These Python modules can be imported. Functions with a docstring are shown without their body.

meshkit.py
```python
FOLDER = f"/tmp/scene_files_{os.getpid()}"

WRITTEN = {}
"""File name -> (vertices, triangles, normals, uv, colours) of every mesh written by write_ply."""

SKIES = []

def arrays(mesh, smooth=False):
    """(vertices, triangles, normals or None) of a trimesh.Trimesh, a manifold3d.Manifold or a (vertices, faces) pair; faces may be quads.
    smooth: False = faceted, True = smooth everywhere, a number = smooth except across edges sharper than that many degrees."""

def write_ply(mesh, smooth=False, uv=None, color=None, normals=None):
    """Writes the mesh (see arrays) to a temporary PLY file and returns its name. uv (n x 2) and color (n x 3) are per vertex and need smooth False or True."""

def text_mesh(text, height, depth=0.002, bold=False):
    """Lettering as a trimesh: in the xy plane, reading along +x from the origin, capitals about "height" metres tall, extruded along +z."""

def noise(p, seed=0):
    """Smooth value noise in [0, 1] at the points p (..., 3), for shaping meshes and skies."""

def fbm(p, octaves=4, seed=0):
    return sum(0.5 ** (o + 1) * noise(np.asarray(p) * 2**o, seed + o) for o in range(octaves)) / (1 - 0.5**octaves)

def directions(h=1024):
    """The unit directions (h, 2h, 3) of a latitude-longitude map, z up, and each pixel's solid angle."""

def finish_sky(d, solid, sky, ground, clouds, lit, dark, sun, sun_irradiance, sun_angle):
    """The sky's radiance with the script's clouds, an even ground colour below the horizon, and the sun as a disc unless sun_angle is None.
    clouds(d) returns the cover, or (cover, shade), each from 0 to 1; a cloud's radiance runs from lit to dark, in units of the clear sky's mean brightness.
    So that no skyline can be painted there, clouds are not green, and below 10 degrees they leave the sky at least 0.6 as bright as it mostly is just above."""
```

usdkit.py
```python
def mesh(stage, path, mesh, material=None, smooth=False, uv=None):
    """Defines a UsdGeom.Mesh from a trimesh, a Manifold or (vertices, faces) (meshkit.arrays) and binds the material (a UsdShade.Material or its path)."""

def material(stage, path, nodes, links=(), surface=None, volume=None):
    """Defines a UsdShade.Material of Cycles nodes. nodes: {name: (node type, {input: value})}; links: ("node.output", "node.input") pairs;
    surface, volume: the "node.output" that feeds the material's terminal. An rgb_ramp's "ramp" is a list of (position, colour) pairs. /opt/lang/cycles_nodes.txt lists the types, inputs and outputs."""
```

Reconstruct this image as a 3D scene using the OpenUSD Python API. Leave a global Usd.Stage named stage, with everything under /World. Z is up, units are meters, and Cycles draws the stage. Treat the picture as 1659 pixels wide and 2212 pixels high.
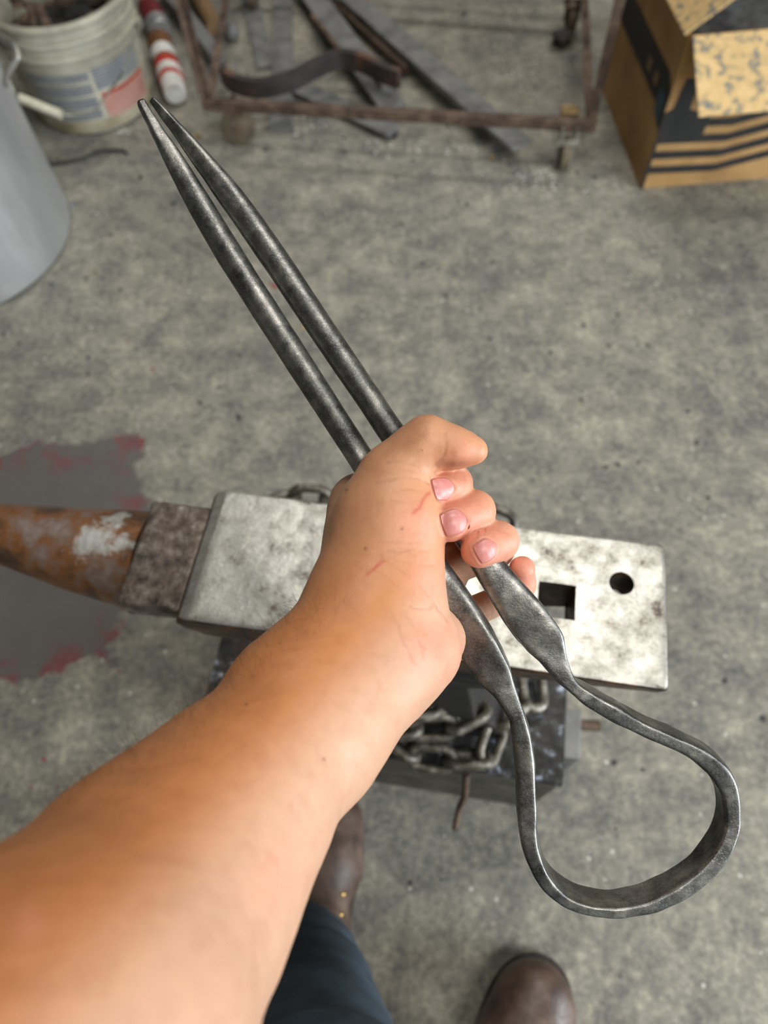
import math, random
import numpy as np, trimesh, usdkit, meshkit
import manifold3d as m3
from scipy.spatial import cKDTree
from pxr import Usd, UsdGeom, UsdLux, UsdShade, Gf, Sdf, Vt

stage = Usd.Stage.CreateInMemory()
UsdGeom.SetStageUpAxis(stage, 'Z')
UsdGeom.SetStageMetersPerUnit(stage, 1.0)
UsdGeom.Xform.Define(stage, '/World')
UsdGeom.Scope.Define(stage, '/World/Looks')

# ------------------------------------------------------------------ camera, light, exposure
F, CX, CY, H = 1534.0, 829.5, 1106.0, 1.10          # focal length and centre in pixels, camera height in metres
_d = np.array([885 - CX, 1930 - CY, F]); _d /= np.linalg.norm(_d)      # straight down, seen from the camera
_up = -_d
_fw = np.array([0, 0, 1.0]); _fw = _fw - _fw @ _up * _up; _fw /= np.linalg.norm(_fw)
R = np.stack([np.cross(_fw, _up), _fw, _up])        # camera (x right, y down, z ahead) -> world
EYE = np.array([0, 0, H])

def P(px, py, z=0.0):                                # the point of height z on a line of sight
    r = R @ np.array([(px - CX) / F, (py - CY) / F, 1.0])
    return EYE + (z - H) / r[2] * r

def CAM(px, py, z):                                  # camera space, metres
    return np.array([(px - CX) / F * z, (py - CY) / F * z, z])

def D(px, py, z):
    return EYE + R @ CAM(px, py, z)

cam = UsdGeom.Camera.Define(stage, '/World/camera')
m = np.eye(4); m[0, :3] = R[:, 0]; m[1, :3] = -R[:, 1]; m[2, :3] = -R[:, 2]; m[3, :3] = EYE
cam.AddTransformOp().Set(Gf.Matrix4d(*m.ravel().tolist()))
cam.CreateFocalLengthAttr(24.0)
cam.CreateHorizontalApertureAttr(24.0 * 1659 / F)
cam.CreateVerticalApertureAttr(24.0 * 2212 / F)
cam.CreateFStopAttr(6.0)
cam.CreateFocusDistanceAttr(0.36)
cam.CreateClippingRangeAttr(Gf.Vec2f(0.02, 100))
cam.CreateExposureAttr(-0.04)

dome = UsdLux.DomeLight.Define(stage, '/World/sky_dome')
dome.CreateIntensityAttr(1.6); dome.CreateColorAttr(Gf.Vec3f(0.86, 0.94, 1.0))

def rect(name, at, to, w, h, power, col):
    l = UsdLux.RectLight.Define(stage, '/World/' + name)
    at, to = np.array(at, float), np.array(to, float)
    z = at - to; z /= np.linalg.norm(z)
    x = np.cross([0, 0, 1.0] if abs(z[2]) < .99 else [0, 1.0, 0], z); x /= np.linalg.norm(x); y = np.cross(z, x)
    t = np.eye(4); t[0, :3], t[1, :3], t[2, :3], t[3, :3] = x, y, z, at
    l.AddTransformOp().Set(Gf.Matrix4d(*t.ravel().tolist()))
    l.CreateWidthAttr(w); l.CreateHeightAttr(h); l.CreateIntensityAttr(power); l.CreateColorAttr(Gf.Vec3f(*col))

for k, (lx, ly, lp) in enumerate(((0.6, 1.15, 24), (0.5, 3.2, 32), (1.0, -0.9, 34))):
    rect('ceiling_lamp' + ('' if k == 0 else f'_{k:03d}'), (lx, ly, 3.1), (lx, ly, 0), 1.3, 0.28, lp, (1.0, 0.97, 0.91))
rect('doorway_daylight', (3.9, -1.6, 1.35), (0.1, 0.2, 0.3), 2.6, 2.4, 9.0, (0.88, 0.95, 1.0))

# ------------------------------------------------------------------ helpers
rng = np.random.default_rng(7)
used = {}
def numbered(path):
    n = used.get(path, 0); used[path] = n + 1
    return path if n == 0 else f'{path}_{n:03d}'

def tag(prim, label=None, cat=None, group=None, kind=None):
    for k, v in (('label', label), ('category', cat), ('group', group), ('kind', kind)):
        if v: prim.SetCustomDataByKey(k, v)
    return prim

LOC = {}
def thing(name, label, cat, loc=(0, 0, 0), group=None, kind=None):
    path = numbered('/World/' + name)
    x = UsdGeom.Xform.Define(stage, path); x.AddTranslateOp().Set(Gf.Vec3d(*map(float, loc)))
    LOC[path] = np.array(loc, float)
    return tag(x.GetPrim(), label, cat, group, kind)

def tri(mesh):
    if isinstance(mesh, trimesh.Trimesh): return mesh
    v, f, _ = meshkit.arrays(mesh)
    return trimesh.Trimesh(v, f, process=True)

def origin(path):
    while path:
        if path in LOC: return LOC[path]
        path = path.rpartition('/')[0]
    return np.zeros(3)

def part(name, mesh, material, parent=None, smooth=30, label=None, kind=None, normals=None):
    """One Mesh prim; vertices are given in world space."""
    base = str(parent.GetPath()) if parent else '/World'
    path = numbered(base + '/' + name)
    mesh = tri(mesh).copy(); mesh.apply_translation(-origin(base))
    g = usdkit.mesh(stage, path, mesh, '/World/Looks/' + material, smooth=smooth)
    return tag(g.GetPrim(), label, kind=kind)

def solo(name, mesh, material, label, cat, group=None, kind=None, smooth=30):
    """A thing that is one mesh: its origin is at its base."""
    path = numbered('/World/' + name)
    mesh = tri(mesh).copy(); lo, hi = mesh.bounds
    c = np.array([(lo[0] + hi[0]) / 2, (lo[1] + hi[1]) / 2, lo[2]]); mesh.apply_translation(-c)
    g = usdkit.mesh(stage, path, mesh, '/World/Looks/' + material, smooth=smooth)
    g.AddTranslateOp().Set(Gf.Vec3d(*c.tolist()))
    return tag(g.GetPrim(), label, cat, group, kind)

def lin(r, g, b):
    return tuple(((c / 255 + 0.055) / 1.055) ** 2.4 if c > 10 else c / 255 / 12.92 for c in (r, g, b))

def mat(name, stops, scale=20, detail=6, rough=(0.5, 0.6), metal=0.0, bump=0.0, bscale=200, stretch=None, spec=0.5, dist=0.001, rmask=None, distortion=0.0, extra=None):
    """Noise-coloured principled material in object space."""
    n = {'tc': ('texture_coordinate', {}),
         'n': ('noise_texture', {'scale': float(scale), 'detail': float(detail), 'roughness': 0.6, 'distortion': float(distortion)}),
         'r': ('rgb_ramp', {'ramp': stops}),
         'n2': ('noise_texture', {'scale': float(bscale), 'detail': 4.0, 'roughness': 0.6}),
         'rr': ('map_range', {'from_min': 0.3, 'from_max': 0.7, 'to_min': float(rough[0]), 'to_max': float(rough[1]), 'clamp': True}),
         'p': ('principled_bsdf', {'metallic': float(metal), 'specular_ior_level': float(spec)})}
    l = [('n.fac', 'r.fac'), ('r.color', 'p.base_color'), ('n2.fac', 'rr.value'), ('rr.result', 'p.roughness')]
    if stretch:
        n['mp'] = ('mapping', {'scale': stretch})
        l += [('tc.object', 'mp.vector'), ('mp.vector', 'n.vector'), ('mp.vector', 'n2.vector')]
    else:
        l += [('tc.object', 'n.vector'), ('tc.object', 'n2.vector')]
    if bump:
        n['b'] = ('bump', {'strength': float(bump), 'distance': float(dist)})
        l += [('n2.fac', 'b.height'), ('b.normal', 'p.normal')]
    usdkit.material(stage, '/World/Looks/' + name, n, l, surface='p.BSDF')

def frame_of(t):
    t = np.asarray(t, float); t = t / np.linalg.norm(t)
    a = np.cross(t, [0, 0, 1.0] if abs(t[2]) < .9 else [1.0, 0, 0]); a /= np.linalg.norm(a)
    return t, a, np.cross(t, a)

def loft(rings, caps=True, closed=False):
    rings = np.asarray(rings); n, k = rings.shape[:2]
    v = rings.reshape(-1, 3); f = []
    ii = np.arange(n if closed else n - 1)
    for i in ii:
        j = (i + 1) % n
        for s in range(k):
            a, b, c, d = i * k + s, i * k + (s + 1) % k, j * k + (s + 1) % k, j * k + s
            f += [[a, b, c], [a, c, d]]
    v = list(v)
    if caps and not closed:
        for i, flip in ((0, True), (n - 1, False)):
            c = len(v); v.append(rings[i].mean(0))
            for s in range(k):
                a, b = i * k + s, i * k + (s + 1) % k
                f.append([c, b, a] if flip else [c, a, b])
    t = trimesh.Trimesh(np.array(v), np.array(f), process=False)
    if t.volume < 0: t.invert()
    return t

def tube(pts, r, sides=12, closed=False, caps=True):
    p = np.asarray(pts, float); n = len(p)
    r = np.broadcast_to(np.asarray(r, float), (n,))
    if closed: T = np.roll(p, -1, 0) - np.roll(p, 1, 0)
    else: T = np.gradient(p, axis=0)
    T /= np.linalg.norm(T, axis=1, keepdims=True)
    _, a, _ = frame_of(T[0]); rings = []
    ang = np.arange(sides) / sides * 2 * np.pi
    for i in range(n):
        a = a - a @ T[i] * T[i]; a /= np.linalg.norm(a); b = np.cross(T[i], a)
        rings.append(p[i] + r[i] * (np.cos(ang)[:, None] * a + np.sin(ang)[:, None] * b))
    return loft(rings, caps, closed)

def smooth_path(pts, n, closed=False):
    from scipy.interpolate import CubicSpline, PchipInterpolator
    p = np.asarray(pts, float)
    if closed: p = np.vstack([p, p[:1]])
    s = np.r_[0, np.cumsum(np.linalg.norm(np.diff(p[:, :3], axis=0), axis=1))]
    if closed: return CubicSpline(s, p, bc_type='periodic')(np.linspace(0, s[-1], n, endpoint=False))
    return PchipInterpolator(s, p)(np.linspace(0, s[-1], n))

def obox(c, x, y, z, half, bevel=0.0):
    """Box with centre c, axes x, y, z, half sizes; rounded edges as the hull of small spheres."""
    A = np.stack([np.asarray(a, float) / np.linalg.norm(a) for a in (x, y, z)])
    half = np.asarray(half, float)
    if bevel <= 0:
        t = trimesh.creation.box(2 * half)
    else:
        s = m3.Manifold.sphere(bevel, 8)
        q = half - bevel
        t = tri(m3.Manifold.batch_hull([s.translate((i * q[0], j * q[1], k * q[2])) for i in (-1, 1) for j in (-1, 1) for k in (-1, 1)]))
    t.vertices = t.vertices @ A + np.asarray(c, float)
    return t

def bar(p, q, w, h, up=(0, 0, 1), bevel=0.0008, lift=True):
    """Flat bar from p to q, w wide and h high; lift: p and q are on the underside."""
    p, q = np.asarray(p, float), np.asarray(q, float)
    x = q - p; L = np.linalg.norm(x); x /= L
    y = np.cross(up, x); y /= np.linalg.norm(y); z = np.cross(x, y)
    return obox((p + q) / 2 + (z * h / 2 if lift else 0), x, y, z, (L / 2, w / 2, h / 2), bevel)

def M(t): return m3.Manifold(m3.Mesh(np.asarray(t.vertices, np.float32), np.asarray(t.faces, np.uint32)))

def roughen(t, length, amp, freq, seed=0):
    t = tri(M(t).refine_to_length(length)) if isinstance(t, trimesh.Trimesh) else tri(t.refine_to_length(length))
    n = t.vertex_normals
    t.vertices = t.vertices + n * ((meshkit.fbm(t.vertices * freq, 3, seed) - .5) * 2 * amp)[:, None]
    return t

def chunk(c, size, seed, flat=0.6):
    r = np.random.default_rng(seed)
    p = r.normal(size=(14, 3)); p /= np.linalg.norm(p, axis=1, keepdims=True)
    p *= r.uniform(.7, 1.1, (14, 1)) * np.array([1, r.uniform(.6, .95), flat]) * size / 2
    a = r.uniform(0, 6.28); p[:, :2] = p[:, :2] @ np.array([[math.cos(a), -math.sin(a)], [math.sin(a), math.cos(a)]])
    t = trimesh.convex.convex_hull(p); t.apply_translation(np.array([c[0], c[1], c[2] - t.bounds[0, 2]]))
    return t

# signed distance modelling: rounded cones, smooth unions, surface nets
def rc(p, a, b, ra, rb):
    a, b = np.asarray(a, np.float32), np.asarray(b, np.float32)
    ba = b - a; l = float(ba @ ba) or 1e-12
    h = np.clip((p - a) @ ba / l, 0, 1)
    q = p - a - h[:, None] * ba
    return np.sqrt(np.einsum('ij,ij->i', q, q)) - (ra + (rb - ra) * h)

def smin(a, b, k):
    h = np.maximum(k - np.abs(a - b), 0) / k
    return np.minimum(a, b) - h * h * k / 4

def nets(fn, lo, hi, h, block=8):
    """Surface nets of the zero set of fn, evaluated only in blocks near the surface."""
    lo, hi = np.asarray(lo, float), np.asarray(hi, float)
    nb = np.ceil((hi - lo) / (h * block)).astype(int)
    N = nb * block
    g = np.stack(np.meshgrid(*[np.arange(k) for k in nb], indexing='ij'), -1).reshape(-1, 3)
    c = lo + (g * block + (block - 1) / 2) * h
    d = fn(c.astype(np.float32))
    Dn = np.repeat(np.repeat(np.repeat(d.reshape(nb), block, 0), block, 1), block, 2).astype(np.float32)
    near = np.where(np.abs(d) < h * block * 1.25)[0]
    o = np.stack(np.meshgrid(*[np.arange(block)] * 3, indexing='ij'), -1).reshape(-1, 3)
    for s in range(0, len(near), 800):
        gi = (g[near[s:s + 800]][:, None] * block + o[None]).reshape(-1, 3)
        Dn[gi[:, 0], gi[:, 1], gi[:, 2]] = fn((lo + gi * h).astype(np.float32))
    ins = Dn < 0
    cnt = sum(ins[i:N[0] - 1 + i, j:N[1] - 1 + j, k:N[2] - 1 + k].astype(np.int8) for i in (0, 1) for j in (0, 1) for k in (0, 1))
    cells = np.argwhere((cnt > 0) & (cnt < 8))
    idx = -np.ones(N - 1, np.int64); idx[tuple(cells.T)] = np.arange(len(cells))
    acc, num = np.zeros((len(cells), 3)), np.zeros(len(cells))
    cs = [(i, j, k) for i in (0, 1) for j in (0, 1) for k in (0, 1)]
    for a in cs:
        for ax in range(3):
            if a[ax] == 0:
                b = list(a); b[ax] = 1
                da = Dn[tuple((cells + a).T)]; db = Dn[tuple((cells + b).T)]
                x = (da < 0) != (db < 0)
                t = np.where(x, da / np.where(x, da - db, 1), 0)
                q = np.tile(np.array(a, float), (len(cells), 1)); q[:, ax] += t
                acc += q * x[:, None]; num += x
    v = lo + (cells + acc / num[:, None]) * h
    faces = []
    for ax in range(3):
        u, w = (ax + 1) % 3, (ax + 2) % 3
        s0 = [slice(1, -1)] * 3; s0[ax] = slice(0, -1); s1 = list(s0); s1[ax] = slice(1, None)
        A, B = ins[tuple(s0)], ins[tuple(s1)]
        e = np.argwhere(A != B); off = np.array([1, 1, 1]); off[ax] = 0; e = e + off
        flip = ins[tuple(e.T)]
        eu, ew = np.zeros(3, int), np.zeros(3, int); eu[u] = 1; ew[w] = 1
        q = np.stack([idx[tuple((e - eu - ew).T)], idx[tuple((e - ew).T)], idx[tuple(e.T)], idx[tuple((e - eu).T)]], 1)
        q[~flip] = q[~flip][:, ::-1]
        faces.append(q)
    q = np.vstack(faces); q = q[(q >= 0).all(1)]
    t = trimesh.Trimesh(v, np.vstack([q[:, [0, 1, 2]], q[:, [0, 2, 3]]]), process=False)
    if t.volume < 0: t.invert()
    return t

# ------------------------------------------------------------------ materials
def col(*c): return lin(*c)
mat('forged_steel', [(0.30, (0.05, 0.05, 0.052)), (0.5, (0.16, 0.16, 0.158)), (0.68, (0.30, 0.295, 0.28))], scale=90, rough=(0.30, 0.52), metal=1.0, bump=0.35, bscale=900, dist=0.0005)
mat('anvil_face_steel', [(0.28, (0.10, 0.07, 0.055)), (0.40, (0.30, 0.27, 0.24)), (0.52, (0.62, 0.61, 0.57)), (0.7, (0.80, 0.79, 0.75))], scale=38, detail=9, rough=(0.32, 0.6), metal=0.85, bump=0.5, bscale=260, dist=0.0008)
mat('anvil_table_steel', [(0.3, (0.05, 0.04, 0.035)), (0.5, (0.17, 0.135, 0.11)), (0.65, (0.30, 0.26, 0.23)), (0.75, (0.6, 0.55, 0.5))], scale=90, detail=9, rough=(0.4, 0.65), metal=0.6, bump=0.6, bscale=300)
mat('anvil_shade_steel', [(0.3, (0.010, 0.009, 0.009)), (0.55, (0.018, 0.015, 0.013)), (0.7, (0.04, 0.03, 0.025))], scale=40, detail=8, rough=(0.7, 0.9), metal=0.0, bump=0.5, bscale=200)  # waist and foot: near-black paints in the shade under the anvil
mat('rusty_steel', [(0.3, col(44, 35, 29)), (0.5, col(84, 67, 55)), (0.7, col(120, 99, 83))], scale=30, detail=8, rough=(0.6, 0.85), bump=0.4, bscale=200)
mat('dark_bar_steel', [(0.3, col(92, 90, 90)), (0.55, col(128, 128, 128)), (0.75, col(150, 145, 138))], scale=18, detail=8, rough=(0.45, 0.7), metal=0.25, bump=0.2, bscale=150)
mat('wavy_bar_steel', [(0.3, col(38, 35, 36)), (0.55, col(66, 58, 56)), (0.72, col(118, 84, 66))], scale=14, detail=6, rough=(0.5, 0.7), metal=0.2, bump=0.2, bscale=150)
mat('galvanised_wire', [(0.3, col(120, 118, 110)), (0.7, col(190, 188, 178))], scale=40, rough=(0.35, 0.5), metal=0.6)
mat('bucket_plastic', [(0.3, col(132, 126, 108)), (0.5, col(168, 164, 148)), (0.7, col(196, 190, 172))], scale=9, detail=8, rough=(0.45, 0.65), bump=0.1, bscale=80)
mat('bucket_foot_plastic', [(0.3, col(110, 98, 74)), (0.5, col(150, 140, 116)), (0.7, col(178, 170, 148))], scale=12, detail=8, rough=(0.5, 0.7))
mat('aluminium', [(0.3, (0.42, 0.43, 0.44)), (0.55, (0.53, 0.54, 0.55)), (0.75, (0.62, 0.62, 0.62))], scale=14, detail=8, rough=(0.34, 0.48), metal=0.7, bump=0.12, bscale=60, stretch=(1, 1, 0.25))
mat('white_grip', [(0.3, col(170, 164, 140)), (0.7, col(222, 216, 196))], scale=30, rough=(0.4, 0.55))
mat('white_paint', [(0.3, col(196, 192, 186)), (0.6, col(232, 230, 226))], scale=14, rough=(0.35, 0.5))
mat('red_print', [(0.3, col(160, 40, 26)), (0.7, col(206, 70, 48))], scale=20, rough=(0.4, 0.5))
mat('pink_print', [(0.3, col(170, 120, 108)), (0.7, col(198, 150, 136))], scale=20, rough=(0.5, 0.65))
mat('can_rust', [(0.3, col(80, 50, 26)), (0.6, col(120, 78, 44)), (0.75, col(170, 60, 36))], scale=40, rough=(0.6, 0.8))
mat('cardboard', [(0.3, col(142, 108, 64)), (0.5, col(172, 134, 84)), (0.7, col(190, 152, 100))], scale=6, detail=6, rough=(0.75, 0.9), bump=0.1, bscale=120)
mat('cardboard_inside', [(0.36, col(118, 120, 120)), (0.43, col(160, 144, 114)), (0.48, col(204, 172, 118)), (0.7, col(222, 190, 136))], scale=58, detail=7, rough=(0.75, 0.9), bump=0.1, bscale=120)
mat('black_print', [(0.3, col(22, 22, 24)), (0.7, col(40, 38, 38))], scale=20, rough=(0.5, 0.7))
mat('teal_print', [(0.3, col(40, 66, 78)), (0.7, col(62, 90, 100))], scale=30, rough=(0.5, 0.7))
mat('tan_print', [(0.3, col(110, 86, 60)), (0.7, col(140, 110, 76))], scale=30, rough=(0.5, 0.7))
mat('coal_dust', [(0.3, col(36, 38, 40)), (0.55, col(78, 80, 82)), (0.75, col(104, 104, 104))], scale=30, detail=9, rough=(0.8, 0.95), bump=0.6, bscale=120, dist=0.004)
mat('stand_steel', [(0.34, col(26, 26, 27)), (0.5, col(50, 49, 48)), (0.59, col(70, 70, 71)), (0.64, col(150, 160, 176)), (0.7, col(196, 206, 220))], scale=70, detail=10, rough=(0.35, 0.6), metal=0.35, bump=0.6, bscale=260)  # base colours lowered to paint the shade below the anvil, flecks left bright
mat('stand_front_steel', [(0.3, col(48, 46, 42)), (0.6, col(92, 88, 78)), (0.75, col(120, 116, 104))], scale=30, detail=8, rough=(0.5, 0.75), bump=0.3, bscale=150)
mat('chain_steel', [(0.3, col(52, 48, 44)), (0.55, col(108, 102, 92)), (0.72, col(168, 164, 154))], scale=70, detail=8, rough=(0.35, 0.6), metal=0.5, bump=0.5, bscale=300)
mat('boot_leather', [(0.3, col(52, 40, 34)), (0.5, col(86, 68, 58)), (0.72, col(124, 104, 92))], scale=24, detail=8, rough=(0.35, 0.55), bump=0.3, bscale=160)
mat('boot_sole', [(0.3, col(36, 30, 27)), (0.7, col(70, 60, 54))], scale=30, rough=(0.7, 0.85))
mat('boot_lace', [(0.3, col(48, 38, 28)), (0.7, col(90, 72, 50))], scale=60, rough=(0.8, 0.9))
mat('brass', [(0.3, (0.70, 0.42, 0.12)), (0.7, (0.90, 0.62, 0.22))], scale=60, rough=(0.25, 0.4), metal=0.9)
mat('denim', [(0.3, col(30, 36, 42)), (0.5, col(48, 60, 70)), (0.7, col(70, 88, 102))], scale=10, detail=8, rough=(0.8, 0.95), bump=0.5, bscale=700)
mat('wood_block', [(0.3, col(120, 98, 62)), (0.7, col(184, 158, 110))], scale=24, detail=6, rough=(0.7, 0.85), stretch=(1, 6, 1))
mat('caster_rubber', [(0.3, col(74, 66, 54)), (0.7, col(120, 106, 86))], scale=30, rough=(0.6, 0.8))
mat('coal_black', [(0.3, col(20, 20, 22)), (0.7, col(48, 48, 50))], scale=80, rough=(0.5, 0.8))
mat('chalk_white', [(0.3, col(170, 168, 160)), (0.7, col(226, 224, 216))], scale=80, rough=(0.6, 0.8))
mat('red_chip', [(0.3, col(132, 58, 56)), (0.7, col(160, 76, 72))], scale=80, rough=(0.6, 0.8))
mat('nail', [(0.3, col(198, 122, 116)), (0.7, col(220, 150, 142))], scale=160, detail=3, rough=(0.32, 0.42), spec=0.6, stretch=(1, 1, 1))
mat('arm_hair', [(0.3, col(60, 40, 24)), (0.7, col(90, 62, 40))], scale=60, rough=(0.5, 0.6))
mat('dark_red_paint', [(0.3, col(84, 22, 28)), (0.7, col(120, 34, 38))], scale=40, rough=(0.4, 0.6))
mat('scab', [(0.3, col(110, 28, 22)), (0.7, col(150, 50, 40))], scale=500, rough=(0.4, 0.6))

# concrete floor: mottled greys, dark and pale patches, specks, a worn red paint square
A, B_ = P(0, 930), P(335, 1210)
usdkit.material(stage, '/World/Looks/concrete', {
    'g': ('geometry', {}),
    'n1': ('noise_texture', {'scale': 3.2, 'detail': 10.0, 'roughness': 0.62}),
    'n2': ('noise_texture', {'scale': 17.0, 'detail': 9.0, 'roughness': 0.68}),
    'n3': ('noise_texture', {'scale': 90.0, 'detail': 6.0, 'roughness': 0.7}),
    'a1': ('mix', {'fac': 0.62}), 'a2': ('mix', {'fac': 0.38}),
    'bw': ('rgb_to_bw', {}),
    'r': ('rgb_ramp', {'ramp': [(0.37, col(80, 79, 77)), (0.45, col(114, 112, 106)), (0.52, col(142, 138, 126)), (0.60, col(176, 171, 154)), (0.70, col(200, 195, 178))]}),
    'v': ('voronoi_texture', {'scale': 26.0}), 'vs': ('math', {'math_type': 'less_than', 'value2': 0.13}),
    'vc': ('separate_color', {}), 'vk': ('math', {'math_type': 'less_than', 'value2': 0.16}), 'vm': ('math', {'math_type': 'multiply'}),
    'spot': ('mix', {'color2': col(62, 62, 64)}),
    'w': ('voronoi_texture', {'scale': 60.0}), 'ws': ('math', {'math_type': 'less_than', 'value2': 0.16}),
    'wc': ('separate_color', {}), 'wk': ('math', {'math_type': 'less_than', 'value2': 0.07}), 'wm': ('math', {'math_type': 'multiply'}),
    'fleck': ('mix', {'color2': col(205, 202, 194)}),
    'rel': ('vector_math', {'vector_type': 'subtract'} if False else {'math_type': 'subtract', 'vector2': tuple(map(float, P(60, 1190)))}),
    'rs': ('separate_xyz', {}),
    'ax': ('math', {'math_type': 'absolute'}), 'ay': ('math', {'math_type': 'absolute'}),
    'sx': ('math', {'math_type': 'subtract', 'value2': 0.19}), 'sy': ('math', {'math_type': 'subtract', 'value2': 0.225}),
    'bx': ('math', {'math_type': 'maximum'}),
    'pn': ('noise_texture', {'scale': 9.0, 'detail': 7.0, 'roughness': 0.6}),
    'pm': ('math', {'math_type': 'multiply_add', 'value2': 0.16, 'value3': -0.08}),
    'pd': ('math', {'math_type': 'add'}),
    'pf': ('map_range', {'from_min': 0.0, 'from_max': -0.006, 'to_min': 0.0, 'to_max': 1.0, 'clamp': True}),
    'pe': ('map_range', {'from_min': -0.055, 'from_max': -0.015, 'to_min': 0.0, 'to_max': 1.0, 'clamp': True}),
    'pn2': ('noise_texture', {'scale': 16.0, 'detail': 6.0, 'roughness': 0.6}),
    'pq': ('map_range', {'from_min': 0.47, 'from_max': 0.55, 'to_min': 0.0, 'to_max': 1.0, 'clamp': True}),
    'px': ('math', {'math_type': 'multiply'}),
    'pc': ('mix', {'color1': col(100, 95, 93), 'color2': col(122, 66, 68)}),
    'paint': ('mix', {}), 'pw': ('math', {'math_type': 'multiply', 'value2': 0.92}),
    'bh': ('mix', {'fac': 0.5}), 'b': ('bump', {'strength': 0.3, 'distance': 0.002}),
    'rr': ('map_range', {'from_min': 0.35, 'from_max': 0.65, 'to_min': 0.75, 'to_max': 0.5, 'clamp': True}),
    'p': ('principled_bsdf', {'specular_ior_level': 0.4})},
    [('g.position', f'{x}.vector') for x in ('n1', 'n2', 'n3', 'v', 'w', 'pn', 'pn2')] +
    [('n1.fac', 'a1.color1'), ('n2.fac', 'a1.color2'), ('a1.color', 'a2.color1'), ('n3.fac', 'a2.color2'), ('a2.color', 'bw.color'), ('bw.val', 'r.fac'),
     ('v.distance', 'vs.value1'), ('v.color', 'vc.color'), ('vc.r', 'vk.value1'), ('vs.value', 'vm.value1'), ('vk.value', 'vm.value2'), ('vm.value', 'spot.fac'), ('r.color', 'spot.color1'),
     ('w.distance', 'ws.value1'), ('w.color', 'wc.color'), ('wc.r', 'wk.value1'), ('ws.value', 'wm.value1'), ('wk.value', 'wm.value2'), ('wm.value', 'fleck.fac'), ('spot.color', 'fleck.color1'),
     ('g.position', 'rel.vector1'), ('rel.vector', 'rs.vector'), ('rs.x', 'ax.value1'), ('rs.y', 'ay.value1'), ('ax.value', 'sx.value1'), ('ay.value', 'sy.value1'),
     ('sx.value', 'bx.value1'), ('sy.value', 'bx.value2'), ('pn.fac', 'pm.value1'), ('bx.value', 'pd.value1'), ('pm.value', 'pd.value2'), ('pd.value', 'pf.value'), ('pd.value', 'pe.value'),
     ('pn2.fac', 'pq.value'), ('pq.result', 'px.value1'), ('pe.result', 'px.value2'), ('px.value', 'pc.fac'), ('pf.result', 'pw.value1'), ('pw.value', 'paint.fac'), ('fleck.color', 'paint.color1'), ('pc.color', 'paint.color2'),
     ('paint.color', 'p.base_color'), ('n2.fac', 'bh.color1'), ('n3.fac', 'bh.color2'), ('bh.color', 'b.height'), ('b.normal', 'p.normal'), ('n2.fac', 'rr.value'), ('rr.result', 'p.roughness')],
    surface='p.BSDF')

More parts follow.
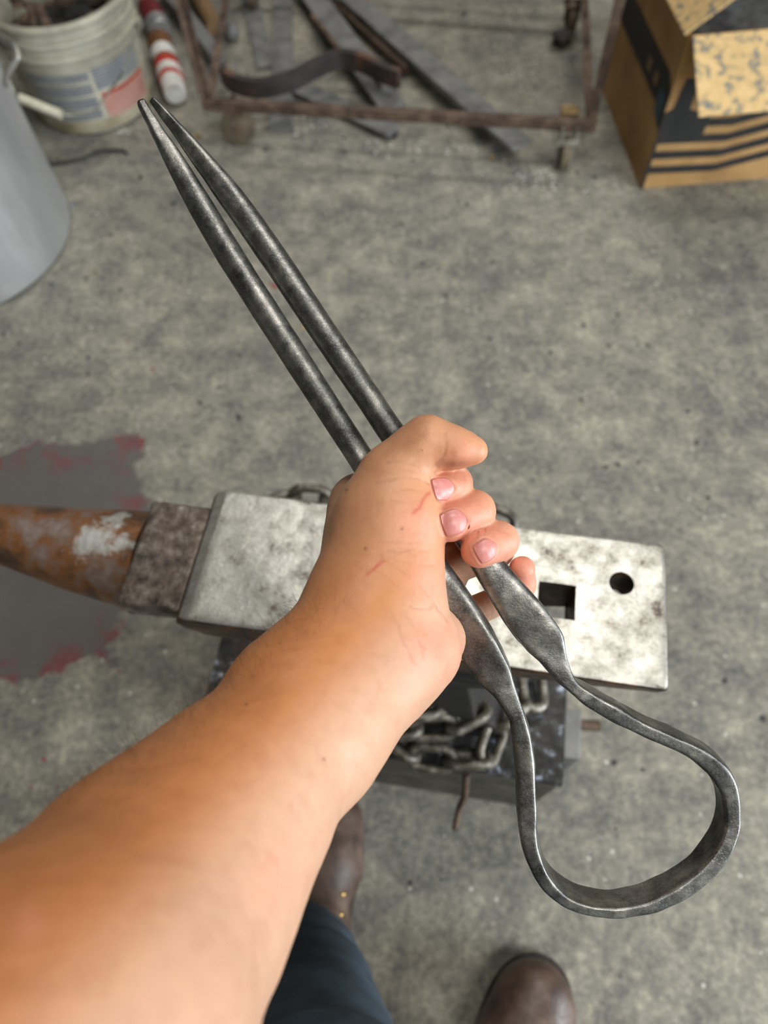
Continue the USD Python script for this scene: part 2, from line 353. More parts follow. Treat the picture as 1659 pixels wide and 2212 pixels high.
# skin: vertex tone times fine mottling, light under the surface, pores and fine lines
usdkit.material(stage, '/World/Looks/skin', {
    'a': ('attribute', {'attribute': 'tone'}), 'tc': ('texture_coordinate', {}),
    'n': ('noise_texture', {'scale': 120.0, 'detail': 6.0, 'roughness': 0.6}),
    'r': ('rgb_ramp', {'ramp': [(0.3, (0.93, 0.88, 0.86)), (0.5, (1, 1, 1)), (0.7, (1.04, 1.03, 1.02))]}),
    'mx': ('mix', {'mix_type': 'multiply', 'fac': 1.0}),
    'm': ('mapping', {'scale': (1.0, 1.0, 1.0)}),
    'v': ('voronoi_texture', {'scale': 800.0, 'feature': 'distance_to_edge'}), 'vr': ('map_range', {'from_min': 0.0, 'from_max': 0.25, 'to_min': 0.0, 'to_max': 1.0, 'clamp': True}),
    'n2': ('noise_texture', {'scale': 330.0, 'detail': 6.0, 'roughness': 0.7}), 'h': ('mix', {'fac': 0.62}),
    'b': ('bump', {'strength': 0.2, 'distance': 0.0004}),
    'p': ('principled_bsdf', {'roughness': 0.46, 'specular_ior_level': 0.4, 'subsurface_method': 'random_walk', 'subsurface_weight': 0.12, 'subsurface_scale': 0.002, 'subsurface_radius': (1.0, 0.35, 0.2)})},
    [('tc.object', 'n.vector'), ('tc.object', 'v.vector'), ('tc.object', 'n2.vector'), ('n.fac', 'r.fac'), ('a.color', 'mx.color1'), ('r.color', 'mx.color2'), ('mx.color', 'p.base_color'),
     ('v.distance', 'vr.value'), ('vr.result', 'h.color1'), ('n2.fac', 'h.color2'), ('h.color', 'b.height'), ('b.normal', 'p.normal')], surface='p.BSDF')

# printed text lines on the bucket label: thin dark and pale lines in world height
usdkit.material(stage, '/World/Looks/blue_print', {
    'tc': ('texture_coordinate', {}), 'w': ('wave_texture', {'wave_type': 'bands', 'bands_direction': 'z', 'scale': 42.0, 'distortion': 1.2, 'detail': 2.0, 'detail_scale': 4.0}),
    'n': ('noise_texture', {'scale': 26.0, 'detail': 6.0}), 'x': ('mix', {'fac': 0.45}), 'bw': ('rgb_to_bw', {}),
    'r': ('rgb_ramp', {'ramp': [(0.2, col(92, 98, 112)), (0.5, col(122, 126, 132)), (0.8, col(158, 156, 146))]}), 'p': ('principled_bsdf', {'roughness': 0.55})},
    [('tc.object', 'w.vector'), ('tc.object', 'n.vector'), ('w.fac', 'x.color1'), ('n.fac', 'x.color2'), ('x.color', 'bw.color'), ('bw.val', 'r.fac'), ('r.color', 'p.base_color')], surface='p.BSDF')

# ------------------------------------------------------------------ the setting
fl = trimesh.creation.box((9, 9, 0.1)); fl.apply_translation((0, 1, -0.05))
tag(part('floor', fl, 'concrete', smooth=False), kind='structure')

mat('wall_paint', [(0.3, col(118, 116, 110)), (0.7, col(140, 138, 132))], scale=3, rough=(0.7, 0.85))
mat('ceiling_boards', [(0.3, col(92, 90, 86)), (0.7, col(112, 110, 104))], scale=3, rough=(0.8, 0.9))
def room(name, lo, hi, mt='wall_paint'):
    t = trimesh.creation.box(np.subtract(hi, lo)); t.apply_translation(np.add(lo, hi) / 2)
    tag(part(name, t, mt, smooth=False), kind='structure')
room('wall_left', (-4.1, -3.6, 0), (-4.0, 5.6, 3.4)); room('wall_back', (-4.1, 5.5, 0), (4.1, 5.6, 3.4)); room('wall_front', (-4.1, -3.6, 0), (4.1, -3.5, 3.4))
room('wall_right', (4.0, 0, 0), (4.1, 5.5, 3.4)); room('trim_1', (4.0, -3.5, 2.7), (4.1, -0.0, 3.4)); room('trim_2', (4.0, -3.5, 0), (4.1, -3.1, 2.7))
room('ceiling', (-4.1, -3.6, 3.4), (4.1, 5.6, 3.5), 'ceiling_boards')

# ------------------------------------------------------------------ the anvil and its stand
ATOP = 0.57
AL = np.array([0.976, -0.216, 0]); AW = np.array([0.216, 0.976, 0]); AZ = np.array([0, 0, 1.0])
AC = (P(445, 1050, ATOP) + P(1448, 1175, ATOP) + P(1440, 1495, ATOP) + P(380, 1335, ATOP)) / 4
AC = np.array([AC[0], AC[1], 0])
def L(x, y, z): return AC + AL * x + AW * y + AZ * z
def loc_of(p): q = np.asarray(p) - AC; return q @ AL, q @ AW
STOP = 0.24
sxr = loc_of(P(1222, 1600, STOP))[0]; syf = loc_of(P(1218, 1697, STOP))[1]; sxl = loc_of(P(460, 1440, STOP))[0]; syb = 0.10

st = thing('anvil_stand', 'dark steel block stand with dusty glittering top under the anvil', 'stand', L(0, (syf + syb) / 2, 0))
cx_, cy_ = (sxl + sxr) / 2, (syf + syb) / 2
part('top_plate', roughen(obox(L(cx_, cy_, STOP - .009), AL, AW, AZ, ((sxr - sxl) / 2, (syb - syf) / 2, .009), .002), .02, .0008, 40), 'stand_steel', st)
hx, hy = (sxr - sxl) / 2 - .004, (syb - syf) / 2 - .004
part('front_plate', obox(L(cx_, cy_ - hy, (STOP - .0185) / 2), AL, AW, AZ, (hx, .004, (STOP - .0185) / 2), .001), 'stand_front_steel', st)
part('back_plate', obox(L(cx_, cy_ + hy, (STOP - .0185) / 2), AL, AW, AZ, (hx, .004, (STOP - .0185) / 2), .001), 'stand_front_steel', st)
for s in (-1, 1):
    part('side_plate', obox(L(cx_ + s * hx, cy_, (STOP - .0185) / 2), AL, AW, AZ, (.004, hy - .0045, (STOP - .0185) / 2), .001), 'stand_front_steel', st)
q0, q1 = P(1243, 1535, .12), P(1243, 1640, .12)
gx, gy0, gy1 = loc_of(q0)[0], loc_of(q1)[1], loc_of(q0)[1]
gx = max(gx, sxr + .006)
part('side_bracket', obox(L((sxr + gx) / 2 + .004, (gy0 + gy1) / 2, .06), AL, AW, AZ, ((gx - sxr) / 2 + .004, (gy1 - gy0) / 2, .06), .002), 'dark_bar_steel', st)
pr, pq = P(1252, 1566, .10), P(1296, 1568, .10)
part('stub_rod', tube([pr - AL * .02, pr, pq], .0075, 14), 'rusty_steel', st)
hk = [L(*loc_of(P(1006, 1706, STOP - .03)), STOP - .03) + AW * 0, P(1004, 1735, .17), P(990, 1765, .12), P(988, 1797, .07)]
yf = syf - .012
hk = [L(loc_of(P(1006, 1700, STOP))[0], yf + .01, STOP - .02), L(loc_of(P(1006, 1715, .2))[0], yf - .006, .19), L(loc_of(P(998, 1745, .14))[0] - .004, yf - .022, .15), L(loc_of(P(990, 1790, .1))[0] - .004, yf - .040, .105)]
part('hook', tube(smooth_path(hk, 16), .0042, 10), 'rusty_steel', st)

an = thing('anvil', 'worn blacksmith anvil with bright scarred face and rusty horn', 'anvil', L(0, 0, STOP))
def slab(x0, x1, y, z0, z1, b=.004):
    return obox(L((x0 + x1) / 2, 0, (z0 + z1) / 2), AL, AW, AZ, ((x1 - x0) / 2, y, (z1 - z0) / 2), b)
W2 = 0.061
def hullpts(pts): return m3.Manifold.batch_hull([m3.Manifold.sphere(.004, 8).translate(tuple(map(float, p))) for p in pts])
blk = hullpts([L(x, y * k, z) for y in (-W2 + .004, W2 - .004) for x, z, k in ((-.178, ATOP - .004, 1), (-.185, ATOP - .0065, 1), (-.189, ATOP - .013, 1), (.05, ATOP - .004, 1), (-.189, ATOP - .045, .9), (-.186, ATOP - .071, .8), (.05, ATOP - .045, .9), (.05, ATOP - .071, .8))])
heel = hullpts([L(x, y * k, z) for y in (-W2 + .004, W2 - .004) for x, z, k in ((.03, ATOP - .004, 1), (.189, ATOP - .004, 1), (.189, ATOP - .022, .93), (.03, ATOP - .071, .8))])
body = blk + heel
hd = loc_of(P(1203, 1297, ATOP)); ph = loc_of(P(1343, 1259, ATOP))
body = body - M(obox(L(hd[0], hd[1], ATOP - .05), AL, AW, AZ, (.0145, .0145, .09)))
cyl = trimesh.creation.cylinder(radius=.0096, height=.2, sections=32); cyl.apply_translation(L(ph[0], ph[1], ATOP - .05))
body = body - M(cyl)
t = tri(body.refine_to_length(.007))
n = t.vertex_normals; q = t.vertices
e = (meshkit.fbm(q * 60, 3, 3) - .5) * .0016 + (meshkit.fbm(q * 16, 2, 5) - .5) * .0016
t.vertices = q + n * e[:, None]
usdkit.material(stage, '/World/Looks/anvil_body', {
    'g': ('geometry', {}), 's': ('separate_xyz', {}), 'sn': ('separate_xyz', {}),
    'n': ('noise_texture', {'scale': 75.0, 'detail': 10.0, 'roughness': 0.72}), 'n1': ('noise_texture', {'scale': 16.0, 'detail': 6.0}), 'nm': ('mix', {'fac': 0.36}), 'bw': ('rgb_to_bw', {}),
    'r': ('rgb_ramp', {'ramp': [(0.32, (0.07, 0.05, 0.04)), (0.39, (0.22, 0.185, 0.16)), (0.44, (0.44, 0.42, 0.37)), (0.52, (0.60, 0.585, 0.53)), (0.62, (0.74, 0.73, 0.67))]}),
    'rs': ('rgb_ramp', {'ramp': [(0.35, (0.018, 0.015, 0.013)), (0.5, (0.06, 0.04, 0.028)), (0.62, (0.18, 0.08, 0.03))]}),
    'nz': ('map_range', {'from_min': 0.6, 'from_max': 0.97, 'to_min': 0.0, 'to_max': 1.0, 'clamp': True}),
    'mx': ('mix', {}), 'n2': ('noise_texture', {'scale': 190.0, 'detail': 5.0, 'roughness': 0.65}), 'b': ('bump', {'strength': 0.55, 'distance': 0.0012}),
    'hm': ('mix', {'fac': 0.5}),
    'rr': ('map_range', {'from_min': 0.35, 'from_max': 0.6, 'to_min': 0.58, 'to_max': 0.36, 'clamp': True}),
    'me': ('map_range', {'from_min': 0.0, 'from_max': 1.0, 'to_min': 0.2, 'to_max': 0.8, 'clamp': True}),
    'p': ('principled_bsdf', {})},
    [('g.position', 'n.vector'), ('g.position', 'n1.vector'), ('g.position', 'n2.vector'), ('g.normal', 'sn.vector'), ('n.fac', 'nm.color1'), ('n1.fac', 'nm.color2'), ('nm.color', 'bw.color'), ('bw.val', 'r.fac'), ('bw.val', 'rs.fac'),
     ('sn.z', 'nz.value'), ('nz.result', 'mx.fac'), ('rs.color', 'mx.color1'), ('r.color', 'mx.color2'), ('mx.color', 'p.base_color'), ('n.fac', 'hm.color1'), ('n2.fac', 'hm.color2'), ('hm.color', 'b.height'), ('b.normal', 'p.normal'),
     ('bw.val', 'rr.value'), ('rr.result', 'p.roughness'), ('nz.result', 'me.value'), ('me.result', 'p.metallic')], surface='p.BSDF')
part('face_block', t, 'anvil_body', an, label='bright worn face with a square and a round hole')
part('table', roughen(hullpts([L(x, y * k, z) for y in (-.046, .046) for x, z, k in ((-.246, ATOP - .021, 1), (-.1965, ATOP - .021, 1), (-.246, ATOP - .045, .97), (-.1965, ATOP - .09, .6), (-.246, ATOP - .09, .6))]), .008, .0012, 60), 'anvil_table_steel', an, label='lower rough step before the horn')
# horn: round sections sweeping up from under the step
rings = []
for s in np.linspace(0, 1, 30):
    x = -.2525 - .26 * s; w = .042 * (1 - s ** 1.2) + .005; h = .040 * (1 - s ** 1.4) + .006
    zc = ATOP - .020 - h + .006 * s
    a = np.arange(36) / 36 * 2 * np.pi
    rings.append([L(x, .009 + w * math.cos(k), zc + h * math.sin(k)) for k in a])
usdkit.material(stage, '/World/Looks/horn_steel', {
    'g': ('geometry', {}), 'n': ('noise_texture', {'scale': 26.0, 'detail': 8.0, 'roughness': 0.65}),
    'r': ('rgb_ramp', {'ramp': [(0.32, (0.03, 0.022, 0.018)), (0.44, (0.12, 0.065, 0.038)), (0.52, (0.24, 0.10, 0.035)), (0.6, (0.22, 0.15, 0.12)), (0.7, (0.30, 0.24, 0.21))]}),
    'd': ('vector_math', {'math_type': 'distance', 'vector2': tuple(map(float, P(205, 1172, ATOP - .02)))}), 'dn': ('math', {'math_type': 'multiply_add', 'value2': 0.16}), 'dm': ('map_range', {'from_min': 0.105, 'from_max': 0.088, 'to_min': 0.0, 'to_max': 1.0, 'clamp': True}),
    'mx': ('mix', {'color2': (0.78, 0.77, 0.73)}), 'n2': ('noise_texture', {'scale': 120.0, 'detail': 5.0}), 'b': ('bump', {'strength': 0.4, 'distance': 0.0015}),
    'me': ('map_range', {'from_min': 0.0, 'from_max': 1.0, 'to_min': 0.35, 'to_max': 0.85, 'clamp': True}),
    'p': ('principled_bsdf', {'roughness': 0.48})},
    [('g.position', 'n.vector'), ('g.position', 'n2.vector'), ('n.fac', 'r.fac'), ('g.position', 'd.vector1'), ('n.fac', 'dn.value1'), ('d.value', 'dn.value3'), ('dn.value', 'dm.value'), ('dm.result', 'mx.fac'), ('r.color', 'mx.color1'), ('mx.color', 'p.base_color'),
     ('n2.fac', 'b.height'), ('b.normal', 'p.normal'), ('dm.result', 'me.value'), ('me.result', 'p.metallic')], surface='p.BSDF')
part('horn', roughen(loft(rings), .012, .0012, 30), 'horn_steel', an, smooth=60, label='rusty round horn with a bright worn spot')
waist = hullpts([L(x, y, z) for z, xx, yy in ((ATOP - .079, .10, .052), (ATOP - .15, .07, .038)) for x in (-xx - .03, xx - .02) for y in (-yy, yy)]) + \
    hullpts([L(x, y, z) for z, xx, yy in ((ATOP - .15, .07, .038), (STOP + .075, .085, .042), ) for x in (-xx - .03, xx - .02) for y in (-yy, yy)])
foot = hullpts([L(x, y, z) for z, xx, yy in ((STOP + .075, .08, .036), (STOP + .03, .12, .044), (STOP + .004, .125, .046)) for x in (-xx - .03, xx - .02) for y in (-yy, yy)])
part('waist', waist, 'anvil_shade_steel', an); part('foot', foot, 'anvil_shade_steel', an)

# chain wound round the anvil's foot: every link a part
ch = thing('chain', 'heavy grey steel chain wound around the foot of the anvil', 'chain', L(0, -.08, STOP))
def link_mesh(c, d, roll, Ln=.060, Wd=.037, r=.0058):
    d, a, b = frame_of(d); a, b = a * math.cos(roll) + b * math.sin(roll), -a * math.sin(roll) + b * math.cos(roll)
    s, w = (Ln - Wd) / 2, Wd / 2 - r; pts = []
    for k in range(9): pts.append(( s + w * math.sin(k * math.pi / 8), w * math.cos(k * math.pi / 8)))
    for k in range(9): pts.append((-s - w * math.sin(k * math.pi / 8), -w * math.cos(k * math.pi / 8)))
    return tube([c + d * x + a * y for x, y in pts], r, 10, closed=True)
def chain_row(pts, seed):
    pts = np.asarray(pts); fine = smooth_path(pts, 400); s = np.r_[0, np.cumsum(np.linalg.norm(np.diff(fine, axis=0), axis=1))]
    k, at = 0, .03
    while at < s[-1] - .02:
        c = np.array([np.interp(at, s, fine[:, i]) for i in range(3)]); c2 = np.array([np.interp(at + .01, s, fine[:, i]) for i in range(3)])
        part('link', link_mesh(c, c2 - c, math.radians((38 if k % 2 else -52) + seed * 7)), 'chain_steel', ch, smooth=60)
        at += .0395; k += 1
z1, z2 = STOP + .030, STOP + .062
chain_row([P(830, 1560, z1), P(880, 1622, z1), P(960, 1640, z1), P(1040, 1640, z1), P(1075, 1570, z1), P(1140, 1510, z1)], 0)
chain_row([P(800, 1560, z2), P(870, 1575, z2), P(950, 1570, z2), P(1030, 1540, z2), P(1090, 1480, z2)], 1)
chain_row([P(840, 1520, z2 + .03), P(920, 1530, z2 + .03), P(985, 1490, z2 + .03), P(1040, 1455, z2 + .02)], 2)
zb = STOP + .07
chain_row([P(860, 1495, z2 + .05), P(930, 1478, z2 + .05), P(1000, 1440, z2 + .05), P(1060, 1420, z2 + .04)], 4)
chain_row([P(1120, 1440, z1), P(1150, 1480, z1), P(1150, 1530, z1)], 5)
chain_row([P(560, 1105, zb), P(640, 1074, zb), P(720, 1078, zb), P(850, 1092, zb), P(1000, 1112, zb), P(1080, 1122, zb), P(1115, 1165, zb)], 3)

# ------------------------------------------------------------------ the tongs: one bent bar, in camera-facing sections
# px, py, half width across (px), half depth (m), squareness, roll
ZT = 0.360
SECT = [(301, 216, 9.5, .0030, 4, .3), (320, 249, 10.9, .0030, 4, .3), (348.5, 300, 16.3, .0040, 3.5, .25), (366.5, 330, 19.8, .0047, 3, .15), (436, 450, 27.2, .0064, 2.2, 0), (502, 560, 29.3, .0068, 2, 0), (579, 680, 29.3, .0068, 2, 0), (676, 830, 28.8, .0068, 2, 0), (773, 980, 28.3, .0066, 2, 0),
        (863, 1117, 29, .0066, 2.1, 0), (927, 1218, 32, .0062, 2.6, 0), (985, 1306, 37, .0054, 3.6, -.22), (1031, 1392, 41, .0050, 4.5, -.30), (1062, 1443, 38, .0052, 4.5, -.22), (1092, 1499, 25, .0064, 4.5, 0), (1117, 1552, 19, .0076, 4.5, 0), (1130, 1617, 17, .0082, 4.5, 0), (1137, 1689, 17.5, .0085, 4.5, 0), (1139, 1762, 18, .0086, 4.5, 0),
        (1142, 1816, 15, .0086, 4.5, 0), (1156, 1868, 13.5, .0088, 4.5, 0), (1183, 1916, 11.5, .0088, 4.5, 0), (1223, 1951, 10.5, .0088, 4.5, 0), (1275, 1970, 10, .0088, 4.5, 0), (1329, 1976, 10.3, .0088, 4.5, 0), (1384, 1969, 11, .0088, 4.5, 0), (1438, 1950, 13, .0088, 4.5, 0), (1492, 1919, 14, .0088, 4.5, 0), (1542, 1874, 13.5, .0088, 4.5, 0),
        (1572, 1830, 13, .0088, 4.5, 0), (1586, 1778, 13.5, .0088, 4.5, 0), (1583, 1727, 15, .0088, 4.5, 0), (1562, 1680, 17, .0088, 4.5, 0), (1516, 1636, 14.5, .0088, 4.5, 0), (1456, 1606, 12.5, .0088, 4.5, 0), (1396, 1580, 12.5, .0086, 4.5, 0), (1324, 1543, 14.5, .0084, 4.5, 0), (1266, 1509, 13.5, .0082, 4.5, 0), (1232, 1479, 14, .0074, 4.5, 0),
        (1212, 1452, 19, .0064, 4.5, 0), (1193, 1417, 29, .0055, 4.5, -.06), (1168, 1374, 41, .0050, 4.5, .04), (1138, 1336, 42, .0050, 4.5, .06), (1099, 1284, 37, .0054, 3.6, .04), (1060, 1231, 32, .0060, 2.8, 0), (1024, 1180, 30, .0064, 2.2, 0), (985, 1127, 29, .0066, 2, 0), (915, 1030, 28.5, .0067, 2, 0), (841, 927, 28.8, .0067, 2, 0), (796, 860, 28.4, .0067, 2, 0), (674, 680, 29.5, .0068, 2, 0),
        (594, 560, 29.7, .0068, 2.05, 0), (505, 434, 27.8, .0064, 2.4, 0), (424, 330, 19.6, .0047, 3, .1), (389, 286.4, 15, .0038, 3.5, .15), (363, 255, 12, .0030, 4, .2), (326.5, 211, 7.5, .0028, 4, .25)]
SECT = np.array(SECT, float)
SECT[SECT[:, 3] > .0080, 2] *= 1.28; SECT[14:19, 2] *= .93; SECT[10:14, 2] *= 1.08; SECT[39:45, 2] *= 1.08; SECT[SECT[:, 4] == 4.5, 4] = 6
def tong_z(px, py):                                  # the jaws lean a little away from the camera
    return 0.360 + 0.018 * np.clip((950 - py) / 730, 0, 1)
sp = smooth_path(np.c_[SECT[:, :2], SECT[:, 2:]], 620)
TC, TA, TB, TS, TN, TROLL, TT = [], [], [], [], [], [], []
for i, (px, py, hw, hb, ex, ro) in enumerate(sp):
    z = tong_z(px, py); TS.append((hw / F * z, hb)); TN.append(ex); TROLL.append(ro)
    thick = max(hb - .0068, 0)
    f_ = min(max((hb - .0070) / .0012, 0), 1) * (ex > 3.6); n0 = CAM(px, py, z - .0060)
    TC.append(n0 + (n0 / n0[2] * (1 - f_) + np.array([.15, -.07, 1.0]) * f_) * hb)
from scipy.ndimage import gaussian_filter1d
FB = gaussian_filter1d(np.clip((sp[:, 3] - .0070) / .0012, 0, 1) * (sp[:, 4] > 3.6), 6)
TC = gaussian_filter1d(np.array(TC), 2.0, axis=0); TT = np.gradient(TC, axis=0); TT /= np.linalg.norm(TT, axis=1, keepdims=True)
for i in range(len(TC)):
    deep = np.array([.15, -.07, 1.0]) * FB[i] + (1 - FB[i]) * np.array([TC[i][0] / TC[i][2], TC[i][1] / TC[i][2], 1.0])
    a = np.cross(TT[i], deep); a /= np.linalg.norm(a); b = np.cross(a, TT[i]); b /= np.linalg.norm(b)
    c, s = math.cos(TROLL[i]), math.sin(TROLL[i])
    TA.append(a * c + b * s); TB.append(b * c - a * s)
TA, TB, TS, TN = np.array(TA), np.array(TB), np.array(TS), np.array(TN)
def section(ex, k=56):
    t = (np.arange(k) + .5) / k * 2 * np.pi
    c, s = np.cos(t), np.sin(t)
    return np.c_[np.sign(c) * np.abs(c) ** (2 / ex), np.sign(s) * np.abs(s) ** (2 / ex)]
for i in range(len(TC)):                            # a rolled section keeps its width across the view
    se = section(TN[i]) * TS[i]; TS[i] = TS[i] * TS[i][0] / np.abs(se[:, 0] * math.cos(TROLL[i]) - se[:, 1] * math.sin(TROLL[i])).max()
rings = [TC[i] + section(TN[i]) @ np.stack([TA[i] * TS[i][0], TB[i] * TS[i][1]]) for i in range(len(TC))]
tg = loft(rings)
q = tg.vertices; n = tg.vertex_normals
idx = np.minimum(np.arange(len(q)) // 56, len(TC) - 1)
flatn = np.clip((TN[idx] - 2.2) / 2, 0, 1)
tg.vertices = q + n * (((meshkit.fbm(q * 95, 2, 11) - .5) * .0014) * flatn + (meshkit.fbm(q * 60, 2, 12) - .5) * .0005)[:, None]
tg.vertices = tg.vertices @ R.T + EYE
usdkit.material(stage, '/World/Looks/tong_steel', {
    'tc': ('texture_coordinate', {}), 'g': ('geometry', {}),
    'n': ('noise_texture', {'scale': 70.0, 'detail': 8.0, 'roughness': 0.65}), 'n2': ('noise_texture', {'scale': 1100.0, 'detail': 3.0, 'roughness': 0.6}), 'n3': ('noise_texture', {'scale': 260.0, 'detail': 5.0, 'roughness': 0.7}),
    'r': ('rgb_ramp', {'ramp': [(0.30, (0.07, 0.07, 0.072)), (0.5, (0.185, 0.183, 0.176)), (0.68, (0.36, 0.35, 0.32))]}),
    'sp': ('map_range', {'from_min': 0.50, 'from_max': 0.72, 'to_min': 0.0, 'to_max': 0.38, 'clamp': True}), 'mx': ('mix', {'color2': (0.50, 0.48, 0.43)}),
    'rr': ('map_range', {'from_min': 0.35, 'from_max': 0.65, 'to_min': 0.32, 'to_max': 0.48, 'clamp': True}),
    'hm': ('mix', {'fac': 0.5}), 'b': ('bump', {'strength': 0.5, 'distance': 0.0004}),
    'p': ('principled_bsdf', {'metallic': 0.95})},
    [('tc.object', 'n.vector'), ('tc.object', 'n2.vector'), ('tc.object', 'n3.vector'), ('n.fac', 'r.fac'), ('n2.fac', 'sp.value'), ('sp.result', 'mx.fac'), ('r.color', 'mx.color1'), ('mx.color', 'p.base_color'), ('n3.fac', 'rr.value'), ('rr.result', 'p.roughness'),
     ('n2.fac', 'hm.color1'), ('n3.fac', 'hm.color2'), ('hm.color', 'b.height'), ('b.normal', 'p.normal')], surface='p.BSDF')
TN_full = meshkit.arrays(tg, True)[2]
tong = thing('spring_tongs', 'hand forged dark steel spring tongs gripped in the fist', 'tongs', D(1000, 1250, .37))
def ring_slice(i0, i1):
    vi = np.arange(i0 * 56, (i1 + 1) * 56); f = tg.faces
    keep = ((f >= i0 * 56) & (f < (i1 + 1) * 56)).all(1)
    extra = []
    for cap, ring in ((len(rings) * 56, 0), (len(rings) * 56 + 1, len(rings) - 1)):
        if i0 <= ring <= i1: extra.append(cap); keep |= ((f == cap).any(1))
    vi = np.r_[vi, extra].astype(int); mp = -np.ones(len(tg.vertices), int); mp[vi] = np.arange(len(vi))
    return tg.vertices[vi], mp[f[keep]], TN_full[vi]
def normal_mesh(path, v, f, nrm, material, primvars=()):
    g = UsdGeom.Mesh.Define(stage, path)
    g.CreatePointsAttr(Vt.Vec3fArray.FromNumpy(v.astype(np.float32)))
    g.CreateFaceVertexCountsAttr(Vt.IntArray.FromNumpy(np.full(len(f), 3, np.int32)))
    g.CreateFaceVertexIndicesAttr(Vt.IntArray.FromNumpy(f.astype(np.int32).ravel()))
    g.CreateSubdivisionSchemeAttr('none')
    g.CreateNormalsAttr(Vt.Vec3fArray.FromNumpy(nrm.astype(np.float32))); g.SetNormalsInterpolation('vertex')
    for k, a in primvars:
        UsdGeom.PrimvarsAPI(g).CreatePrimvar(k, Sdf.ValueTypeNames.Color3fArray, 'vertex').Set(Vt.Vec3fArray.FromNumpy(a.astype(np.float32)))
    UsdShade.MaterialBindingAPI.Apply(g.GetPrim()).Bind(UsdShade.Material.Get(stage, '/World/Looks/' + material))
    return g.GetPrim()
def cut_at(px, py): return int(np.argmin((sp[:, 0] - px) ** 2 + (sp[:, 1] - py) ** 2))
ka, kb = cut_at(1100, 1515), cut_at(1222, 1446)
kj, kk = cut_at(905, 1180), cut_at(1045, 1192)
for nm, i0, i1, lab in (('jaw_arm', 0, kj, None), ('rein', kj, ka, None), ('bow', ka, kb, 'looped flat spring bow'), ('rein', kb, kk, None), ('jaw_arm', kk, len(rings) - 1, None)):
    v, f, nr = ring_slice(i0, i1)
    tag(normal_mesh(numbered(str(tong.GetPath()) + '/' + nm), v - LOC[str(tong.GetPath())], f, nr, 'tong_steel'), lab)
TTREE = cKDTree(TC)
def d_tongs(p):
    d, i = TTREE.query(p)
    q = p - TC[i]; x = np.einsum('ij,ij->i', q, TA[i]) / TS[i, 0]; y = np.einsum('ij,ij->i', q, TB[i]) / TS[i, 1]; n_ = np.maximum(TN[i], 2)
    g = (np.abs(x) ** n_ + np.abs(y) ** n_) ** (1 / n_)
    return (g - 1) * np.minimum(TS[i, 0], TS[i, 1])

# ------------------------------------------------------------------ the person: arm and hand
def cap_list(items): return [(CAM(*a[:3]), CAM(*b[:3]), a[3] / 1000, b[3] / 1000) for a, b in items]
ARM = cap_list([
    ((770, 1408, .330, 27), (640, 1555, .302, 29.5)), ((640, 1555, .302, 29.5), (500, 1740, .268, 36)), ((500, 1740, .268, 36), (345, 1935, .236, 43)), ((345, 1935, .236, 43), (90, 2290, .180, 49)), ((90, 2290, .180, 49), (-420, 2900, .125, 50)),
    ((735, 1352, .333, 20), (620, 1480, .308, 20)), ((842, 1440, .333, 21), (700, 1610, .300, 24)),
    ((842, 1440, .333, 21), (905, 1400, .345, 21)),                                   # ulnar side of the wrist
    ((790, 1350, .340, 25), (800, 1270, .346, 25)),
    ((800, 1270, .346, 24), (835, 1120, .350, 22.5)),                                  # thumb muscle
    ((875, 1280, .345, 17), (893, 1130, .347, 14)),                                    # its inner edge
    ((830, 1115, .349, 20), (850, 1035, .350, 15.5)), ((850, 1035, .350, 15.5), (888, 985, .348, 12.5)),   # thumb, first bone
    ((775, 1150, .364, 12), (770, 1072, .378, 10)),                                    # back edge of the hand towards the index knuckle
    ((790, 1250, .362, 18), (780, 1110, .378, 15)), ((860, 1330, .370, 20), (860, 1200, .388, 15)),
    ((905, 1400, .352, 19), (945, 1378, .357, 12.5)), ((945, 1378, .357, 12.5), (930, 1330, .372, 13))])   # heel of the hand
ARM += cap_list([((870, 1230, .398, 12), (985, 1185, .400, 9.5)), ((930, 1330, .392, 12), (985, 1215, .400, 9))])
THUMB = cap_list([((862, 1020, .350, 14), (925, 950, .345, 10.3)), ((925, 950, .345, 10.3), (985, 968, .344, 8.4)), ((985, 968, .344, 8.4), (1026, 974, .344, 6.2))])
FILL = cap_list([((960, 1011, .3497, 2.6), (996, 1010, .3508, 2.4))])[0]
def finger(*j): return cap_list(list(zip(j[:-1], j[1:])))
FING = {'index': finger((790, 1075, .384, 11.5), (978, 1044, .388, 10), (977, 1048, .355, 9.3), (936, 1062, .3455, 7.8)),
        'middle': finger((830, 1170, .394, 11.5), (1021, 1106, .391, 10.4), (1023, 1105, .356, 10.2), (972, 1131, .3440, 9.0)),
        'ring': finger((880, 1260, .396, 11), (1070, 1187, .391, 9.6), (1076, 1169, .357, 9.5), (1036, 1187, .3455, 9.1)),
        'little': finger((930, 1362, .392, 9), (1106, 1284, .392, 7.8), (1124, 1262, .386, 7.6), (1128, 1230, .379, 7.0))}
def hand(p):
    d = None
    for a, b, ra, rb in ARM:
        x = rc(p, a, b, ra, rb); d = x if d is None else smin(d, x, .006 if abs(rb - .0125) < 1e-6 or abs(rb - .013) < 1e-6 else .016)
    for a, b, ra, rb in THUMB:
        x = rc(p, a, b, ra, rb); d = smin(d, x, .008)
    g_ = None
    for name, bones in FING.items():
        e = None
        for i, (a, b, ra, rb) in enumerate(bones):
            x = rc(p, a, b, ra, rb); e = x if e is None else smin(e, x, .004)
        g_ = e if g_ is None else smin(g_, e, .0021)
    d = smin(smin(d, g_, .0014), rc(p, *FILL), .0015)
    tcut = .0001 - d_tongs(p)
    h_ = np.maximum(.0012 - np.abs(d - tcut), 0) / .0012
    return np.maximum(d, tcut) + h_ * h_ * .0012 / 4
box_lo, box_hi = np.array([-.20, -.055, .065]), np.array([.10, .26, .425])
